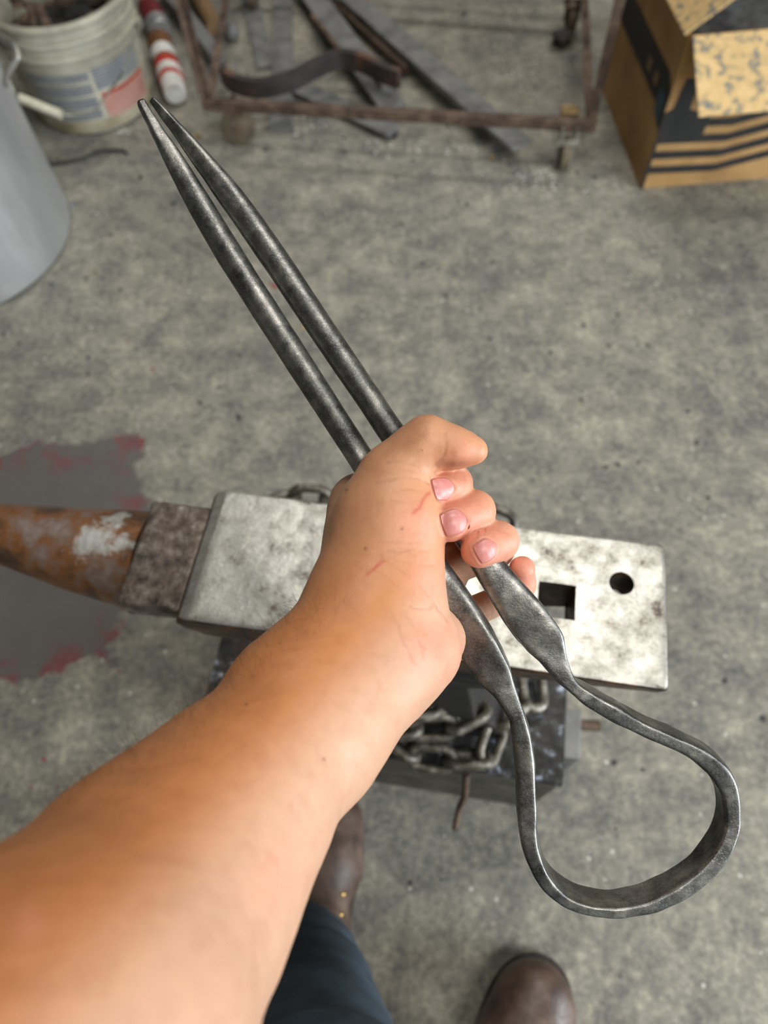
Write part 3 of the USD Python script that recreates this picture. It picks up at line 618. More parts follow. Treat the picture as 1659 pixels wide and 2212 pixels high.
hm = nets(hand, box_lo, box_hi, .0008)
cc = trimesh.graph.connected_components(hm.face_adjacency, nodes=np.arange(len(hm.faces)), min_len=500)
cc = max(cc, key=len); hm = trimesh.Trimesh(hm.vertices, hm.faces[cc], process=False); hm.remove_unreferenced_vertices()
trimesh.smoothing.filter_taubin(hm, lamb=.5, nu=.52, iterations=10)
v = np.array(hm.vertices); px = v[:, 0] / v[:, 2] * F + CX; py = v[:, 1] / v[:, 2] * F + CY
front = np.array(hm.vertex_normals)[:, 2] < .25
jit = np.stack([meshkit.fbm(v * 160, 3, 31), meshkit.fbm(v * 160, 3, 32)], 1); amp_n = np.clip(meshkit.fbm(v * 220, 2, 33) * 2.2 - .35, .15, 1.2)
def seg_d(poly):
    d = np.full(len(px), 1e9); s = np.c_[px, py] + (jit - .5) * 16
    for a, b in zip(poly[:-1], poly[1:]):
        a, b = np.array(a, float), np.array(b, float); ab = b - a
        h = np.clip((s - a) @ ab / (ab @ ab), 0, 1); d = np.minimum(d, np.linalg.norm(s - a - h[:, None] * ab, axis=1))
    return d
# creases: pixel polylines on the camera-facing skin, width (px), depth (mm)
CREASE = [([(834, 1001), (868, 998), (899, 1005), (918, 1021)], 3, .14), ([(812, 1043), (856, 1034), (899, 1034), (928, 1046)], 3, .16), ([(849, 1062), (887, 1059), (918, 1063)], 3, .12), ([(843, 1081), (874, 1084), (906, 1081)], 3, .12), ([(820, 1022), (862, 1014), (905, 1020)], 3, .10), ([(840, 1102), (880, 1104), (915, 1098)], 3, .08),
          ([(815, 1171), (856, 1171), (899, 1170)], 3, .10), ([(837, 1190), (884, 1190), (931, 1189)], 3, .14), ([(856, 1209), (899, 1219), (940, 1225)], 3, .12), ([(830, 1212), (881, 1244), (918, 1278), (935, 1297)], 3, .14), ([(805, 1231), (856, 1266), (896, 1297)], 3, .12), ([(815, 1195), (860, 1228), (905, 1258)], 3, .09),
          ([(881, 1344), (899, 1369), (918, 1400)], 3.5, .16), ([(843, 1319), (868, 1382), (899, 1438)], 3.5, .14), ([(880, 1330), (905, 1372), (916, 1420)], 3, .10), ([(935, 1298), (924, 1313), (899, 1316), (890, 1308)], 3.5, .2), ([(935, 1298), (948, 1318), (962, 1340)], 4, .2), ([(934, 1262), (936, 1298)], 4, .2),
          ([(962, 938), (960, 972), (953, 996), (940, 1008)], 4, .25), ([(945, 1005), (934, 1024)], 4, .3), ([(875, 925), (900, 915), (922, 912)], 3, .10), ([(1085, 1150), (1103, 1158), (1110, 1178)], 3, .14), ([(1075, 1146), (1094, 1160)], 3, .10), ([(1046, 1075), (1056, 1090), (1058, 1110)], 3, .14), ([(1000, 1030), (1006, 1046), (1000, 1062)], 3, .10),
          ([(1050, 1292), (1058, 1316), (1060, 1330)], 3, .14)]
disp = np.zeros(len(v)); line = np.zeros(len(v))
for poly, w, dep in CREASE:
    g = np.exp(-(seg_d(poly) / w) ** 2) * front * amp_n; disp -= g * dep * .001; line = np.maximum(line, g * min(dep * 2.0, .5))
disp += (meshkit.fbm(v * 130, 3, 4) - .5) * .0005
# nails: outline in each finger's own frame
def unit(a): return a / np.linalg.norm(a)
NAILS = {'index': ((960, 1055), (-.985, .16), 9.6, 5.4), 'middle': ((983, 1127), (-.93, .36), 10.4, 5.9), 'ring': ((1053, 1189), (-.86, .50), 9.2, 5.2)}
def surface_z(px_, py_):
    z = np.linspace(.325, .40, 400); pts = np.stack([CAM(px_, py_, k) for k in z]).astype(np.float32); d = hand(pts)
    i = int(np.argmax(d < 0)); return z[i - 1] + (z[i] - z[i - 1]) * d[i - 1] / (d[i - 1] - d[i])
def grad(p, h=4e-4):
    p = np.atleast_2d(p); g = np.stack([hand((p + np.eye(3)[k] * h).astype(np.float32)) - hand((p - np.eye(3)[k] * h).astype(np.float32)) for k in range(3)], 1)
    return g / np.linalg.norm(g, axis=1, keepdims=True)
nail_meshes = []
groove = np.zeros(len(v)); blush = np.zeros(len(v))
for key, (c, dr, ln, hw) in NAILS.items():
    z = surface_z(*c); c3 = CAM(c[0], c[1], z); n3 = grad(c3)[0]
    ax = np.array([dr[0], dr[1], 0.0]); ax = unit(ax - ax @ n3 * n3); la = np.cross(n3, ax)
    ln, hw = ln / 1000, hw / 1000
    nu, nv = 25, 25
    S, T_ = np.meshgrid(np.linspace(-1, 1, nv), np.linspace(-1, 1, nu))
    halfw = hw * np.where(T_ < 0, np.sqrt(np.clip(1 - np.abs(T_) ** 3.2, .0, 1)) * .0 + (1 - .55 * np.abs(T_) ** 3.5), 1 - .12 * T_ ** 2)
    top = (c3 + (T_ * ln / 2)[..., None] * ax + (S * halfw)[..., None] * la - (np.where(T_ < 0, (1 - S ** 2) * .0011, -(1 - S ** 2) * .0006))[..., None] * ax).reshape(-1, 3)
    for _ in range(6): top = top - (hand(top.astype(np.float32)) - .00035)[:, None] * n3 * .9
    # arch: a nail is stiffer than the flesh
    rings_ = top.reshape(nu, nv, 3); low = rings_ - n3 * .0012
    allv = np.vstack([top, low.reshape(-1, 3)]); f = []; K = nu * nv
    for i in range(nu - 1):
        for j in range(nv - 1):
            a = i * nv + j; f += [[a, a + 1, a + nv + 1], [a, a + nv + 1, a + nv], [K + a, K + a + nv + 1, K + a + 1], [K + a, K + a + nv, K + a + nv + 1]]
    edge = [j for j in range(nv)] + [i * nv + nv - 1 for i in range(1, nu)] + [(nu - 1) * nv + j for j in range(nv - 2, -1, -1)] + [i * nv for i in range(nu - 2, 0, -1)]
    for a, b in zip(edge, edge[1:] + edge[:1]): f += [[a, a + K, b], [b, a + K, b + K]]
    nm_ = trimesh.Trimesh(allv, np.array(f), process=False)
    if nm_.volume < 0: nm_.invert()
    nail_meshes.append((key, nm_, n3))
    # the flesh dips along the outline and is darker there
    outline = top.reshape(nu, nv, 3); rim = np.vstack([outline[0], outline[-1], outline[:, 0], outline[:, -1]])
    fine = np.vstack([rim[:-1] * (1 - k) + rim[1:] * k for k in (0, .5)])
    dd, _ = cKDTree(rim).query(v); g = np.exp(-(dd / .0009) ** 2); groove = np.maximum(groove, g)
    d0, _ = cKDTree(top).query(v); disp -= np.exp(-(d0 / .0010) ** 2) * .0004 * (1 - g)
    disp += np.exp(-((dd - .0018) / .0009) ** 2) * .0003 * (d0 > .0010)
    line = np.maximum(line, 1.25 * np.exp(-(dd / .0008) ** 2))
    blush = np.maximum(blush, np.exp(-(np.linalg.norm(v - c3, axis=1) / .016) ** 2))
v = v + np.array(hm.vertex_normals) * disp[:, None]
# tone: tanned outer arm, paler inner side, pinker fingers
tan = np.array(lin(190, 124, 76)); pale = np.array(lin(200, 156, 128)); pink = np.array(lin(222, 144, 122)); crease_and_dirt = np.array(lin(112, 62, 46))
ax0, ax1 = np.array([650., 1300.]), np.array([890., 1520.])
u = ((np.c_[px, py] - np.array([770, 1408])) @ unit(ax1 - ax0)) / (np.linalg.norm(ax1 - ax0) / 2)
along = (np.c_[px, py] - np.array([770, 1408])) @ unit(np.array([-400., 520.]))
u = u / np.clip(1 + along / 900, .8, 2)
w = np.clip((u + .35) / .9, 0, 1); w = w * w * (3 - 2 * w)
tone = tan[None] * (1 - w[:, None]) + pale[None] * w[:, None]
handy = np.clip((1330 - py) / 200, 0, 1) * .55
tone = tone * (1 - handy[:, None]) + (np.array(lin(208, 160, 128)))[None] * handy[:, None]
fr = np.zeros(len(v))
for bones in FING.values():
    for a, b, ra, rb in bones[1:]: fr = np.maximum(fr, np.clip(1 - rc(v.astype(np.float32), a, b, ra, rb) / .002, 0, 1))
fr *= .8
for (cx2, cy2, rad, amt) in ((905, 1130, 55, .5), (945, 1400, 60, .6), (925, 1240, 50, .4), (1000, 985, 45, .4), (590, 1900, 60, .25), (1010, 1110, 30, .4), (60, 2000, 40, .3)):
    fr = np.maximum(fr, amt * np.exp(-((px - cx2) ** 2 + (py - cy2) ** 2) / rad ** 2))
tone = tone * (1 - fr[:, None]) + pink[None] * fr[:, None]
for poly, w_, amt in (([(925, 1065), (905, 1098), (893, 1110)], 5, .55), ([(815, 1222), (800, 1232), (792, 1240)], 5, .45), ([(1003, 1122), (1012, 1128)], 6, .55), ([(805, 1228), (830, 1212)], 4, .5)):
    g = amt * np.exp(-(seg_d(poly) / w_) ** 2) * front; tone = tone * (1 - g[:, None]) + np.array(lin(178, 66, 54))[None] * g[:, None]
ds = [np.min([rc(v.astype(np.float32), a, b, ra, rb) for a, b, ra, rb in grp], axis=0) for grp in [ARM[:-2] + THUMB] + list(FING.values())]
ds = np.sort(np.array(ds), axis=0); line = np.maximum(line, 1.3 * np.exp(-(np.maximum(ds[1], 0) / .0007) ** 2) * front)  # skin darkened where fingers and thumb nearly touch
g = np.clip(line * .55, 0, 1); tone = tone * (1 - g[:, None]) + crease_and_dirt[None] * g[:, None]
g = .55 * np.exp(-(((px - 985) / 45) ** 2 + ((py - 1003) / 10) ** 2)) * front; tone = tone * (1 - g[:, None]) + crease_and_dirt[None] * g[:, None]      # grime along the thumb
for mx_, my_ in ((532, 1521), (748, 1058), (868, 1142), (700, 1640), (790, 1185)):
    g = .7 * np.exp(-((px - mx_) ** 2 + (py - my_) ** 2) / 3.5 ** 2) * front; tone = tone * (1 - g[:, None]) + crease_and_dirt[None] * g[:, None]
hm = trimesh.Trimesh(v @ R.T + EYE, hm.faces, process=False)
feet_at = (P(1130, 2212) + P(690, 1950)) / 2
per = thing('person', 'person in blue jeans and brown boots holding the tongs in a bare left fist', 'person', (feet_at[0], feet_at[1] - .1, 0))
PL = LOC[str(per.GetPath())]
nv_, nf_, nn_ = meshkit.arrays(hm, True)
bodyp = tag(normal_mesh(numbered(str(per.GetPath()) + '/body'), nv_ - PL, nf_, nn_, 'skin', [('tone', tone)]), 'bare left forearm and fist')
for key, nm_, n3 in nail_meshes:
    nm_.vertices = nm_.vertices @ R.T + EYE
    part('fingernail', nm_, 'nail', bodyp, smooth=50)
# thumb nail, seen edge on
tip, ip = CAM(1026, 974, .344), CAM(985, 968, .344)
axn = unit(tip - ip); nn = unit(np.array([.28, -.85, .50]) - axn * (np.array([.28, -.85, .50]) @ axn)); la = np.cross(nn, axn)
cen = tip - axn * .0045
pts = []
for t_ in np.linspace(-.0055, .0044, 13):
    for s_ in np.linspace(-1, 1, 13):
        wv = .0042 * (1 - .3 * (abs(t_) / .006) ** 3); b0 = cen + axn * t_ + la * s_ * wv + nn * .012
        pts.append(b0)
pts = np.array(pts)
for _ in range(40): pts = pts - np.minimum(np.maximum(hand(pts.astype(np.float32)) - .0003, -.001), .001)[:, None] * nn * .9
lowp = pts - nn * .0012; f = []; K = 169
for i in range(12):
    for j in range(12):
        a = i * 13 + j; f += [[a, a + 1, a + 14], [a, a + 14, a + 13], [K + a, K + a + 14, K + a + 1], [K + a, K + a + 13, K + a + 14]]
edge = list(range(13)) + [i * 13 + 12 for i in range(1, 13)] + [156 + j for j in range(11, -1, -1)] + [i * 13 for i in range(11, 0, -1)]
for a, b in zip(edge, edge[1:] + edge[:1]): f += [[a, a + K, b], [b, a + K, b + K]]
tn = trimesh.Trimesh(np.vstack([pts, lowp]) @ R.T + EYE, np.array(f), process=False)
if tn.volume < 0: tn.invert()
part('fingernail', tn, 'nail', bodyp, smooth=50, label='thumbnail seen edge on')
sz = surface_z(1011, 1137)
part('scab', chunk(np.zeros(3), .0032, 5, .5).apply_transform(trimesh.transformations.translation_matrix(D(1011, 1137, sz) - np.array([0, 0, .0008]))), 'scab', bodyp, label='small red scab on the middle finger')
# fine hair along the outer edge of the forearm
hr = np.random.default_rng(3); hv = np.array(hm.vertices); hn = np.array(nn_ if len(nn_) == len(hv) else hm.vertex_normals)
pick = np.where((u < -.55) & (py > 1290) & (py < 1750))[0]; pick = hr.choice(pick, 900, replace=False)
hp, hw_ = [], []
armd = R @ unit(CAM(640, 1555, .302) - CAM(770, 1408, .33))
for i in pick:
    l = hr.uniform(.004, .010); d1 = unit(hn[i] + armd * -0.2 + hr.normal(size=3) * .45); d2 = unit(d1 + np.array([0, 0, -.5]) + hr.normal(size=3) * .3)
    hp += [hv[i] - hn[i] * .0003, hv[i] + d1 * l * .4, hv[i] + d1 * l * .6 + d2 * l * .3, hv[i] + d1 * l * .7 + d2 * l * .6]; hw_ += [.00006, .00005, .00004, .00002]
bc = UsdGeom.BasisCurves.Define(stage, numbered(str(bodyp.GetPath()) + '/arm_hair'))
bc.CreateTypeAttr('linear'); bc.CreateCurveVertexCountsAttr([4] * len(pick)); bc.CreatePointsAttr(Vt.Vec3fArray.FromNumpy((np.array(hp) - PL).astype(np.float32)))
bc.CreateWidthsAttr(Vt.FloatArray.FromNumpy(np.array(hw_, np.float32))); bc.SetWidthsInterpolation('vertex')
UsdShade.MaterialBindingAPI.Apply(bc.GetPrim()).Bind(UsdShade.Material.Get(stage, '/World/Looks/arm_hair'))
tag(bc.GetPrim(), 'fine dark hair on the forearm', kind='stuff')

# ------------------------------------------------------------------ boots and jeans
def boot(toe, direction, mirror):
    x = unit(np.array([direction[0], direction[1], 0.0])); y = np.cross([0, 0, 1.0], x) * mirror
    def W_(a, b, c): return np.array([toe[0], toe[1], 0]) - x * a + y * b + np.array([0, 0, c])
    caps = [(W_(.046, .004, .050), W_(.10, .004, .056), .040, .044), (W_(.060, -.016, .046), W_(.11, -.014, .05), .032, .036), (W_(.055, .022, .044), W_(.11, .02, .05), .030, .036),
            (W_(.10, 0, .058), W_(.19, 0, .085), .045, .046), (W_(.19, 0, .07), W_(.255, 0, .06), .042, .036), (W_(.20, 0, .10), W_(.225, 0, .22), .048, .052)]
    def fn(p):
        d = None
        for a, b, ra, rb in caps:
            e = rc(p, a, b, ra, rb); d = e if d is None else smin(d, e, .02)
        return np.maximum(d, .022 - p[:, 2])
    al = np.array([W_(-.02, -.08, 0), W_(.33, .08, .30), W_(-.02, .08, 0), W_(.33, -.08, .3)])
    up = nets(fn, al.min(0) - .01, al.max(0) + .01, .0045)
    trimesh.smoothing.filter_taubin(up, iterations=6)
    s = np.linspace(0, 1, 40); out = []
    from shapely.geometry import Polygon
    cl = [(.0, 0, ), (.010, .028), (.035, .047), (.075, .054), (.12, .050), (.18, .040), (.24, .040), (.285, .033), (.298, .012), (.298, -.012), (.285, -.033), (.24, -.038), (.18, -.038), (.12, -.046), (.075, -.050), (.035, -.043), (.010, -.026)]
    cp = smooth_path([(a, b, 0) for a, b in cl], 80, closed=True)
    sole = trimesh.creation.extrude_polygon(Polygon(cp[:, :2]), .023, engine='earcut')
    sv = sole.vertices.copy(); sole.vertices = np.array([W_(a, b, c + .0005) for a, b, c in sv])
    if sole.volume < 0: sole.invert()
    laces = []
    return up, sole, W_
for toe, dr, mir, nm in ((P(1186, 2068), P(1186, 2068) - P(1128, 2212), 1, 'right'), (P(716, 1695), P(722, 1695) - P(690, 2065), -1, 'left')):
    up, sole, W_ = boot(toe, dr, mir)
    bt = part('boot', up, 'boot_leather', per, smooth=70)
    part('sole', sole, 'boot_sole', bt)
    part('toe_seam', tube(smooth_path([W_(.115, -.052, .040), W_(.100, -.030, .083), W_(.095, .004, .099), W_(.100, .034, .083), W_(.115, .054, .040)], 24), .0022, 8), 'boot_sole', bt)
    for k in range(3):
        a = .135 + .022 * k
        part('lace', tube(smooth_path([W_(a, -.030, .098 + .010 * k), W_(a + .01, 0, .110 + .010 * k), W_(a + .02, .030, .100 + .012 * k)], 12), .0028, 8), 'boot_lace', bt)
        for s in (-1, 1):
            part('eyelet', obox(W_(a + .004, s * .036, .096 + .011 * k), (1, 0, 0), (0, 1, 0), (0, 0, 1), (.004, .004, .004), .0035), 'brass', bt)
    if nm == 'left': LEFT = W_
    else: RIGHT = W_
def right_leg(p):
    a, k2 = RIGHT(.215, 0, .13), RIGHT(.30, 0, .50)
    d = smin(rc(p, a, k2, .062, .080), rc(p, k2, k2 + np.array([-.02, -.16, .30]), .081, .094), .03)
    return np.maximum(d - .008 * (meshkit.fbm(np.c_[p[:, 0] * 9, p[:, 1] * 9, p[:, 2] * 30], 3, 9) - .5), .105 - p[:, 2]) * .85
RK = RIGHT(.30, 0, .50)
rj = nets(right_leg, RK + np.array([-.25, -.40, -.41]), RK + np.array([.25, .35, .36]), .006)
trimesh.smoothing.filter_taubin(rj, iterations=5)
part('jeans', rj, 'denim', per, smooth=80)
KN = np.array([LEFT(.25, .02, 0)[0] + .045, -.16, .50])
def jeans(p):
    a = LEFT(.215, 0, .13); d = rc(p, a, KN, .062, .082)
    d = smin(d, rc(p, KN, np.array([KN[0] + .03, -.36, .80]), .083, .095), .03)
    w = p @ np.array([[0.3], [0.5], [1.0]], np.float32)
    nse = meshkit.fbm(np.c_[p[:, 0] * 9, p[:, 1] * 9, p[:, 2] * 34], 3, 8) - .5
    low = np.clip((.42 - p[:, 2]) / .3, 0.25, 1)
    d = d - .016 * nse * low - .004 * np.sin(p[:, 2] * 95 + p[:, 0] * 30) * low
    return np.maximum(d, .105 - p[:, 2]) * .8
jm = nets(jeans, LEFT(.215, 0, 0) + np.array([-.20, -.50, .09]), np.array([KN[0] + .2, KN[1] + .35, .86]), .005)
trimesh.smoothing.filter_taubin(jm, iterations=5)
part('jeans', jm, 'denim', per, smooth=80)

# ------------------------------------------------------------------ aluminium can
pa, pb, pc = P(155, 500)[:2], P(85, 610)[:2], P(0, 665)[:2]
Am = np.array([2 * (pb - pa), 2 * (pc - pa)]); cen2 = np.linalg.solve(Am, [pb @ pb - pa @ pa, pc @ pc - pa @ pa]); rad = float(np.linalg.norm(cen2 - pa))
print('can', cen2, rad)
def lathe(profile, c, sections=72):
    t = trimesh.creation.revolve(np.asarray(profile, float), sections=sections); t.apply_translation((c[0], c[1], c[2] if len(c) > 2 else 0))
    if t.volume < 0: t.invert()
    return t
CH = 0.40
can = thing('metal_can', 'tall dull aluminium can with wire handle at the left edge', 'can', (cen2[0], cen2[1], 0))
part('body', lathe([(0, .001), (rad - .012, .001), (rad - .003, .006), (rad, .016), (rad, CH - .03), (rad - .006, CH - .015), (rad - .006, CH), (rad - .009, CH), (rad - .009, .012), (0, .012)], cen2, 96), 'aluminium', can, smooth=40)
part('rim', lathe([(rad - .0055, CH - .010), (rad + .003, CH - .010), (rad + .004, CH - .002), (rad - .0055, CH + .002), (rad - .0055, CH - .010)], cen2, 96), 'aluminium', can, smooth=60)
e0 = D(15, 182, 1.33); 
part('handle', tube(smooth_path([P(14, 186, CH - .01), P(14, 165, CH + .005), P(28, 140, CH + .02), P(39, 120, CH + .03), P(30, 100, CH + .035), P(8, 82, CH + .03), P(-30, 60, CH + .02)], 40), .0055, 12), 'galvanised_wire', can, smooth=60)

# ------------------------------------------------------------------ plastic bucket with scrap
fb = P(236, 287); away = unit(np.array([fb[0], fb[1], 0])); BR, TR = .146, .164
for BH in np.linspace(.20, .42, 300):                # the height that puts the near lip at its place
    c_ = R.T @ (fb + away * (BR - TR) + np.array([0, 0, BH]) - EYE)
    if c_[1] / c_[2] * F + CY < 52: break
print('bucket height', BH)
bc_ = fb + away * BR; bc_[2] = 0
bk = thing('bucket', 'dirty white plastic bucket with faded label full of rusty scrap', 'bucket', bc_)
def rr_(z): return BR + (TR - BR) * z / BH
part('body', lathe([(0, .002), (BR - .006, .002), (BR, .010), (rr_(BH - .07), BH - .07), (rr_(BH) - .004, BH - .002), (rr_(BH) - .008, BH - .002), (rr_(BH - .07) - .005, BH - .07), (BR - .006, .012), (0, .012)], bc_, 96), 'bucket_plastic', bk, smooth=40)
part('foot_ring', lathe([(BR + .0002, .012), (BR + .0035, .012), (rr_(.035) + .003, .035), (rr_(.038) + .0005, .038), (BR + .0002, .012)], bc_, 96), 'bucket_foot_plastic', bk, smooth=40)
for z0, hh, ww in ((BH - .075, .007, .007), (BH - .042, .006, .006), (BH - .008, .008, .008)):
    prof = [(rr_(z0) + .0003, z0 - hh)] + [(rr_(z0) + ww * math.cos(k), z0 + hh * math.sin(k)) for k in np.linspace(-1.4, 1.4, 9)] + [(rr_(z0) + .0003, z0 + hh)]
    part('rim_ring', lathe(prof + prof[:1], bc_, 96), 'bucket_plastic', bk, smooth=50)
ang0 = math.atan2(-away[1], -away[0])                # towards the camera
def patch(a0, a1, z0, z1, off=.0008, n=28, skew=0.0, thick=.0007):
    a = np.linspace(ang0 + a0, ang0 + a1, n); fr_ = np.linspace(0, 1, n); rings2 = []
    for k, t_ in zip(a, fr_):
        r0, r1 = rr_(z0) + off, rr_(z1) + off; c_ = np.array([math.cos(k), math.sin(k), 0]); sk = np.array([0, 0, skew * t_])
        rings2.append([bc_ + c_ * r0 + [0, 0, z0] + sk, bc_ + c_ * r1 + [0, 0, z1] + sk, bc_ + c_ * (r1 - thick) + [0, 0, z1] + sk, bc_ + c_ * (r0 - thick) + [0, 0, z0] + sk])
    return loft(rings2)
LZ = (BH - .1) / .27
for z0, z1 in ((.225 * LZ, .258 * LZ), (.172 * LZ, .212 * LZ), (.118 * LZ, .160 * LZ), (.072 * LZ, .108 * LZ)):
    part('label_text', patch(-.95, .02, z0, z1), 'blue_print', bk)
part('label_text', patch(.08, .92, .178 * LZ, .262 * LZ), 'blue_print', bk)
part('label_panel', patch(.10, 1.0, .072 * LZ, .150 * LZ), 'pink_print', bk, label='faded pink label panel')
part('label_stripe', patch(.10, 1.0, .152 * LZ, .163 * LZ), 'red_print', bk, label='faded red stripe')
part('label_stripe', patch(.14, 1.0, .058 * LZ, .066 * LZ), 'red_print', bk, label='faded red stripe')
# bail: wire from the ear on the right down the front, white grip
def onb(px_, py_, z): return P(px_, py_, z)
ear = bc_ + np.array([math.cos(ang0 + 1.25), math.sin(ang0 + 1.25), 0]) * (rr_(.29) + .012) + [0, 0, BH - .085]
g1, g0 = P(133, 248, .13), P(42, 212, .16)
wire = smooth_path([ear, P(268, 150, .22), P(228, 208, .15), P(197, 243, .125), P(170, 249, .12), g1], 40)
part('bail', tube(wire, .0022, 10), 'galvanised_wire', bk, smooth=60)
part('grip', tube([g1 + (g1 - g0) * -.0, g1 * .5 + g0 * .5, g0], .0105, 16), 'white_grip', bk, smooth=40, label='white tube grip')
part('bail', tube(smooth_path([g0, P(30, 200, .19), P(10, 150, .23), P(-12, 110, .27)], 20), .0022, 10), 'galvanised_wire', bk, smooth=60)
part('ear', lathe([(0, 0), (.014, 0), (.014, .008), (0, .008)], (0, 0, 0), 20).apply_transform(trimesh.geometry.align_vectors([0, 0, 1], unit(ear - bc_ - [0, 0, BH - .085]))).apply_translation(ear - unit(ear - bc_ - [0, 0, BH - .085]) * .012), 'bucket_plastic', bk)
sc_r = np.random.default_rng(12)
for i in range(26):
    r_, a_ = TR * .70 * math.sqrt(sc_r.uniform(0, 1)), sc_r.uniform(0, 6.28)
    c = bc_ + np.array([r_ * math.cos(a_), r_ * math.sin(a_), BH - .085 + .018 * (i % 4) + .03 * (1 - r_ / TR)])
    d = sc_r.normal(size=3); d[2] *= .25; d = unit(d) * sc_r.uniform(.022, .045)
    if i % 3 == 0: g = tube(smooth_path([c - d, c + sc_r.normal(size=3) * .01, c + d], 10), sc_r.uniform(.005, .008), 10)
    elif i % 3 == 1: g = bar(c - d, c + d, sc_r.uniform(.012, .022), .006)
    else: g = chunk(c, sc_r.uniform(.03, .05), 100 + i, .5)
    kd = ('bent rod', 'flat strip', 'lump')[i % 3]
    solo('scrap_piece', g, 'rusty_steel', f'rusty iron {kd} heaped in the white bucket', 'scrap', group=f'rusty {kd}s in the bucket')
dsk = lathe([(0, BH - .10), (rr_(BH - .1) - .012, BH - .10), (rr_(BH - .09) - .012, BH - .09), (0, BH - .083)], bc_, 48)
solo('scrap_fines', roughen(dsk, .02, .006, 60), 'coal_black', 'dark rusty fines filling the white bucket under the scrap', 'scrap', kind='stuff')

# ------------------------------------------------------------------ spray cans
def spray(c0, c1, r, name, label, seed):
    x = unit(c1 - c0); Ln = np.linalg.norm(c1 - c0); T4 = trimesh.geometry.align_vectors([0, 0, 1], x); T4[:3, 3] = c0
    t_ = thing(name, label, 'spray can', (c0[0], c0[1], 0))
    def P_(nm, prof, mt, **k): part(nm, lathe(prof, (0, 0, 0), 48).apply_transform(T4), mt, t_, smooth=40, **k)
    return t_, P_, Ln
r = .032
c0 = P(379, 203, r); c1 = P(344, 88, r); c0[2] = c1[2] = r + .001
t_, P_, Ln = spray(c0, c1, r, 'spray_can', 'white and red spray can lying beside the bucket, cap towards the anvil', 1)
P_('cap', [(0, 0), (r * .78, 0), (r * .86, .003), (r * .9, .05), (0, .05)], 'white_paint', label='white plastic cap')
P_('cap_recess', [(r * .45, -.0008), (r * .5, -.0012), (r * .55, -.0008), (r * .5, -.0002), (r * .45, -.0008)], 'chalk_white')
P_('shoulder', [(0, .0505), (r * .92, .0505), (r, .058), (r, .064), (0, .064)], 'red_print', label='red shoulder ring')
P_('body', [(0, .0645), (r, .0645), (r, Ln * .74), (0, Ln * .74)], 'white_paint')
P_('band', [(r + .0002, .098), (r + .0007, .098), (r + .0007, .128), (r + .0002, .128), (r + .0002, .098)], 'red_print', label='red printed band')
P_('band', [(r + .0002, .130), (r + .0007, .130), (r + .0007, .140), (r + .0002, .140), (r + .0002, .130)], 'can_rust', label='rusty stained band')
P_('bottom', [(0, Ln * .742), (r, Ln * .742), (r, Ln - .006), (r * .9, Ln), (0, Ln)], 'can_rust', label='rusted end')
c0 = P(352, 78, r); c1 = P(318, 12, r); c0[2] = c1[2] = r + .001; c1 = c0 + unit(c1 - c0) * .15
t_, P_, Ln = spray(c0 + unit(c1 - c0) * .02, c1, r, 'spray_can', 'grey spray can with dark red band lying behind the bucket', 2)
P_('bottom', [(0, 0), (r * .9, 0), (r, .004), (r, .045), (0, .045)], 'aluminium'); P_('body', [(0, .0455), (r, .0455), (r, Ln), (0, Ln)], 'dark_red_paint', label='dark red painted wall')

# ------------------------------------------------------------------ rusty cart frame
ZR = .115
FL_, FR_, BL_, BR_ = P(447, 216, ZR), P(1278, 262, ZR), P(492, -6, ZR), P(1262, -14, ZR)
BL_ = P(503, -95, ZR); BR_ = P(1261, -45, ZR)
crt = thing('cart_frame', 'rusty angle iron rolling cart frame standing empty behind the tongs', 'cart', ((FL_[0] + FR_[0]) / 2, (FL_[1] + BR_[1]) / 2, 0))
def angle(p, q, side, w=.019, t=.004):
    p, q = np.asarray(p), np.asarray(q); x = unit(q - p); s = np.asarray(side, float); s = unit(s - s @ x * x)
    z = np.cross(x, s)
    a = obox((p + q) / 2, x, s, z, (np.linalg.norm(q - p) / 2, w / 2, t / 2), .0006)
    b = obox((p + q) / 2 - s * (w / 2 - t / 2) - np.sign(z[2] or 1) * z * (w / 2 + t / 2 - .0005), x, s, z, (np.linalg.norm(q - p) / 2, t / 2, w / 2), .0006)
    return tri(M(a) + M(b))
dxy = unit(FR_ - FL_); dn = np.cross([0, 0, 1.0], dxy)
part('rail', angle(FL_ - dxy * .012, FR_ + dxy * .012, dn), 'rusty_steel', crt)
part('rail', angle(BL_, BR_, -dn), 'rusty_steel', crt)
part('rail', angle(FL_ + dn * .013 + dxy * .004, BL_, dxy), 'rusty_steel', crt); part('rail', angle(FR_ + dn * .013 - dxy * .004, BR_, -dxy), 'rusty_steel', crt)
for c, s in ((FL_, 1), (FR_, -1)):
    q = c + dn * .006 + np.array([0, 0, .003])
    pa_, pb_ = q, q + np.array([0, 0, .62])
    part('post', angle(pa_, pb_, dxy * s, .020), 'rusty_steel', crt)
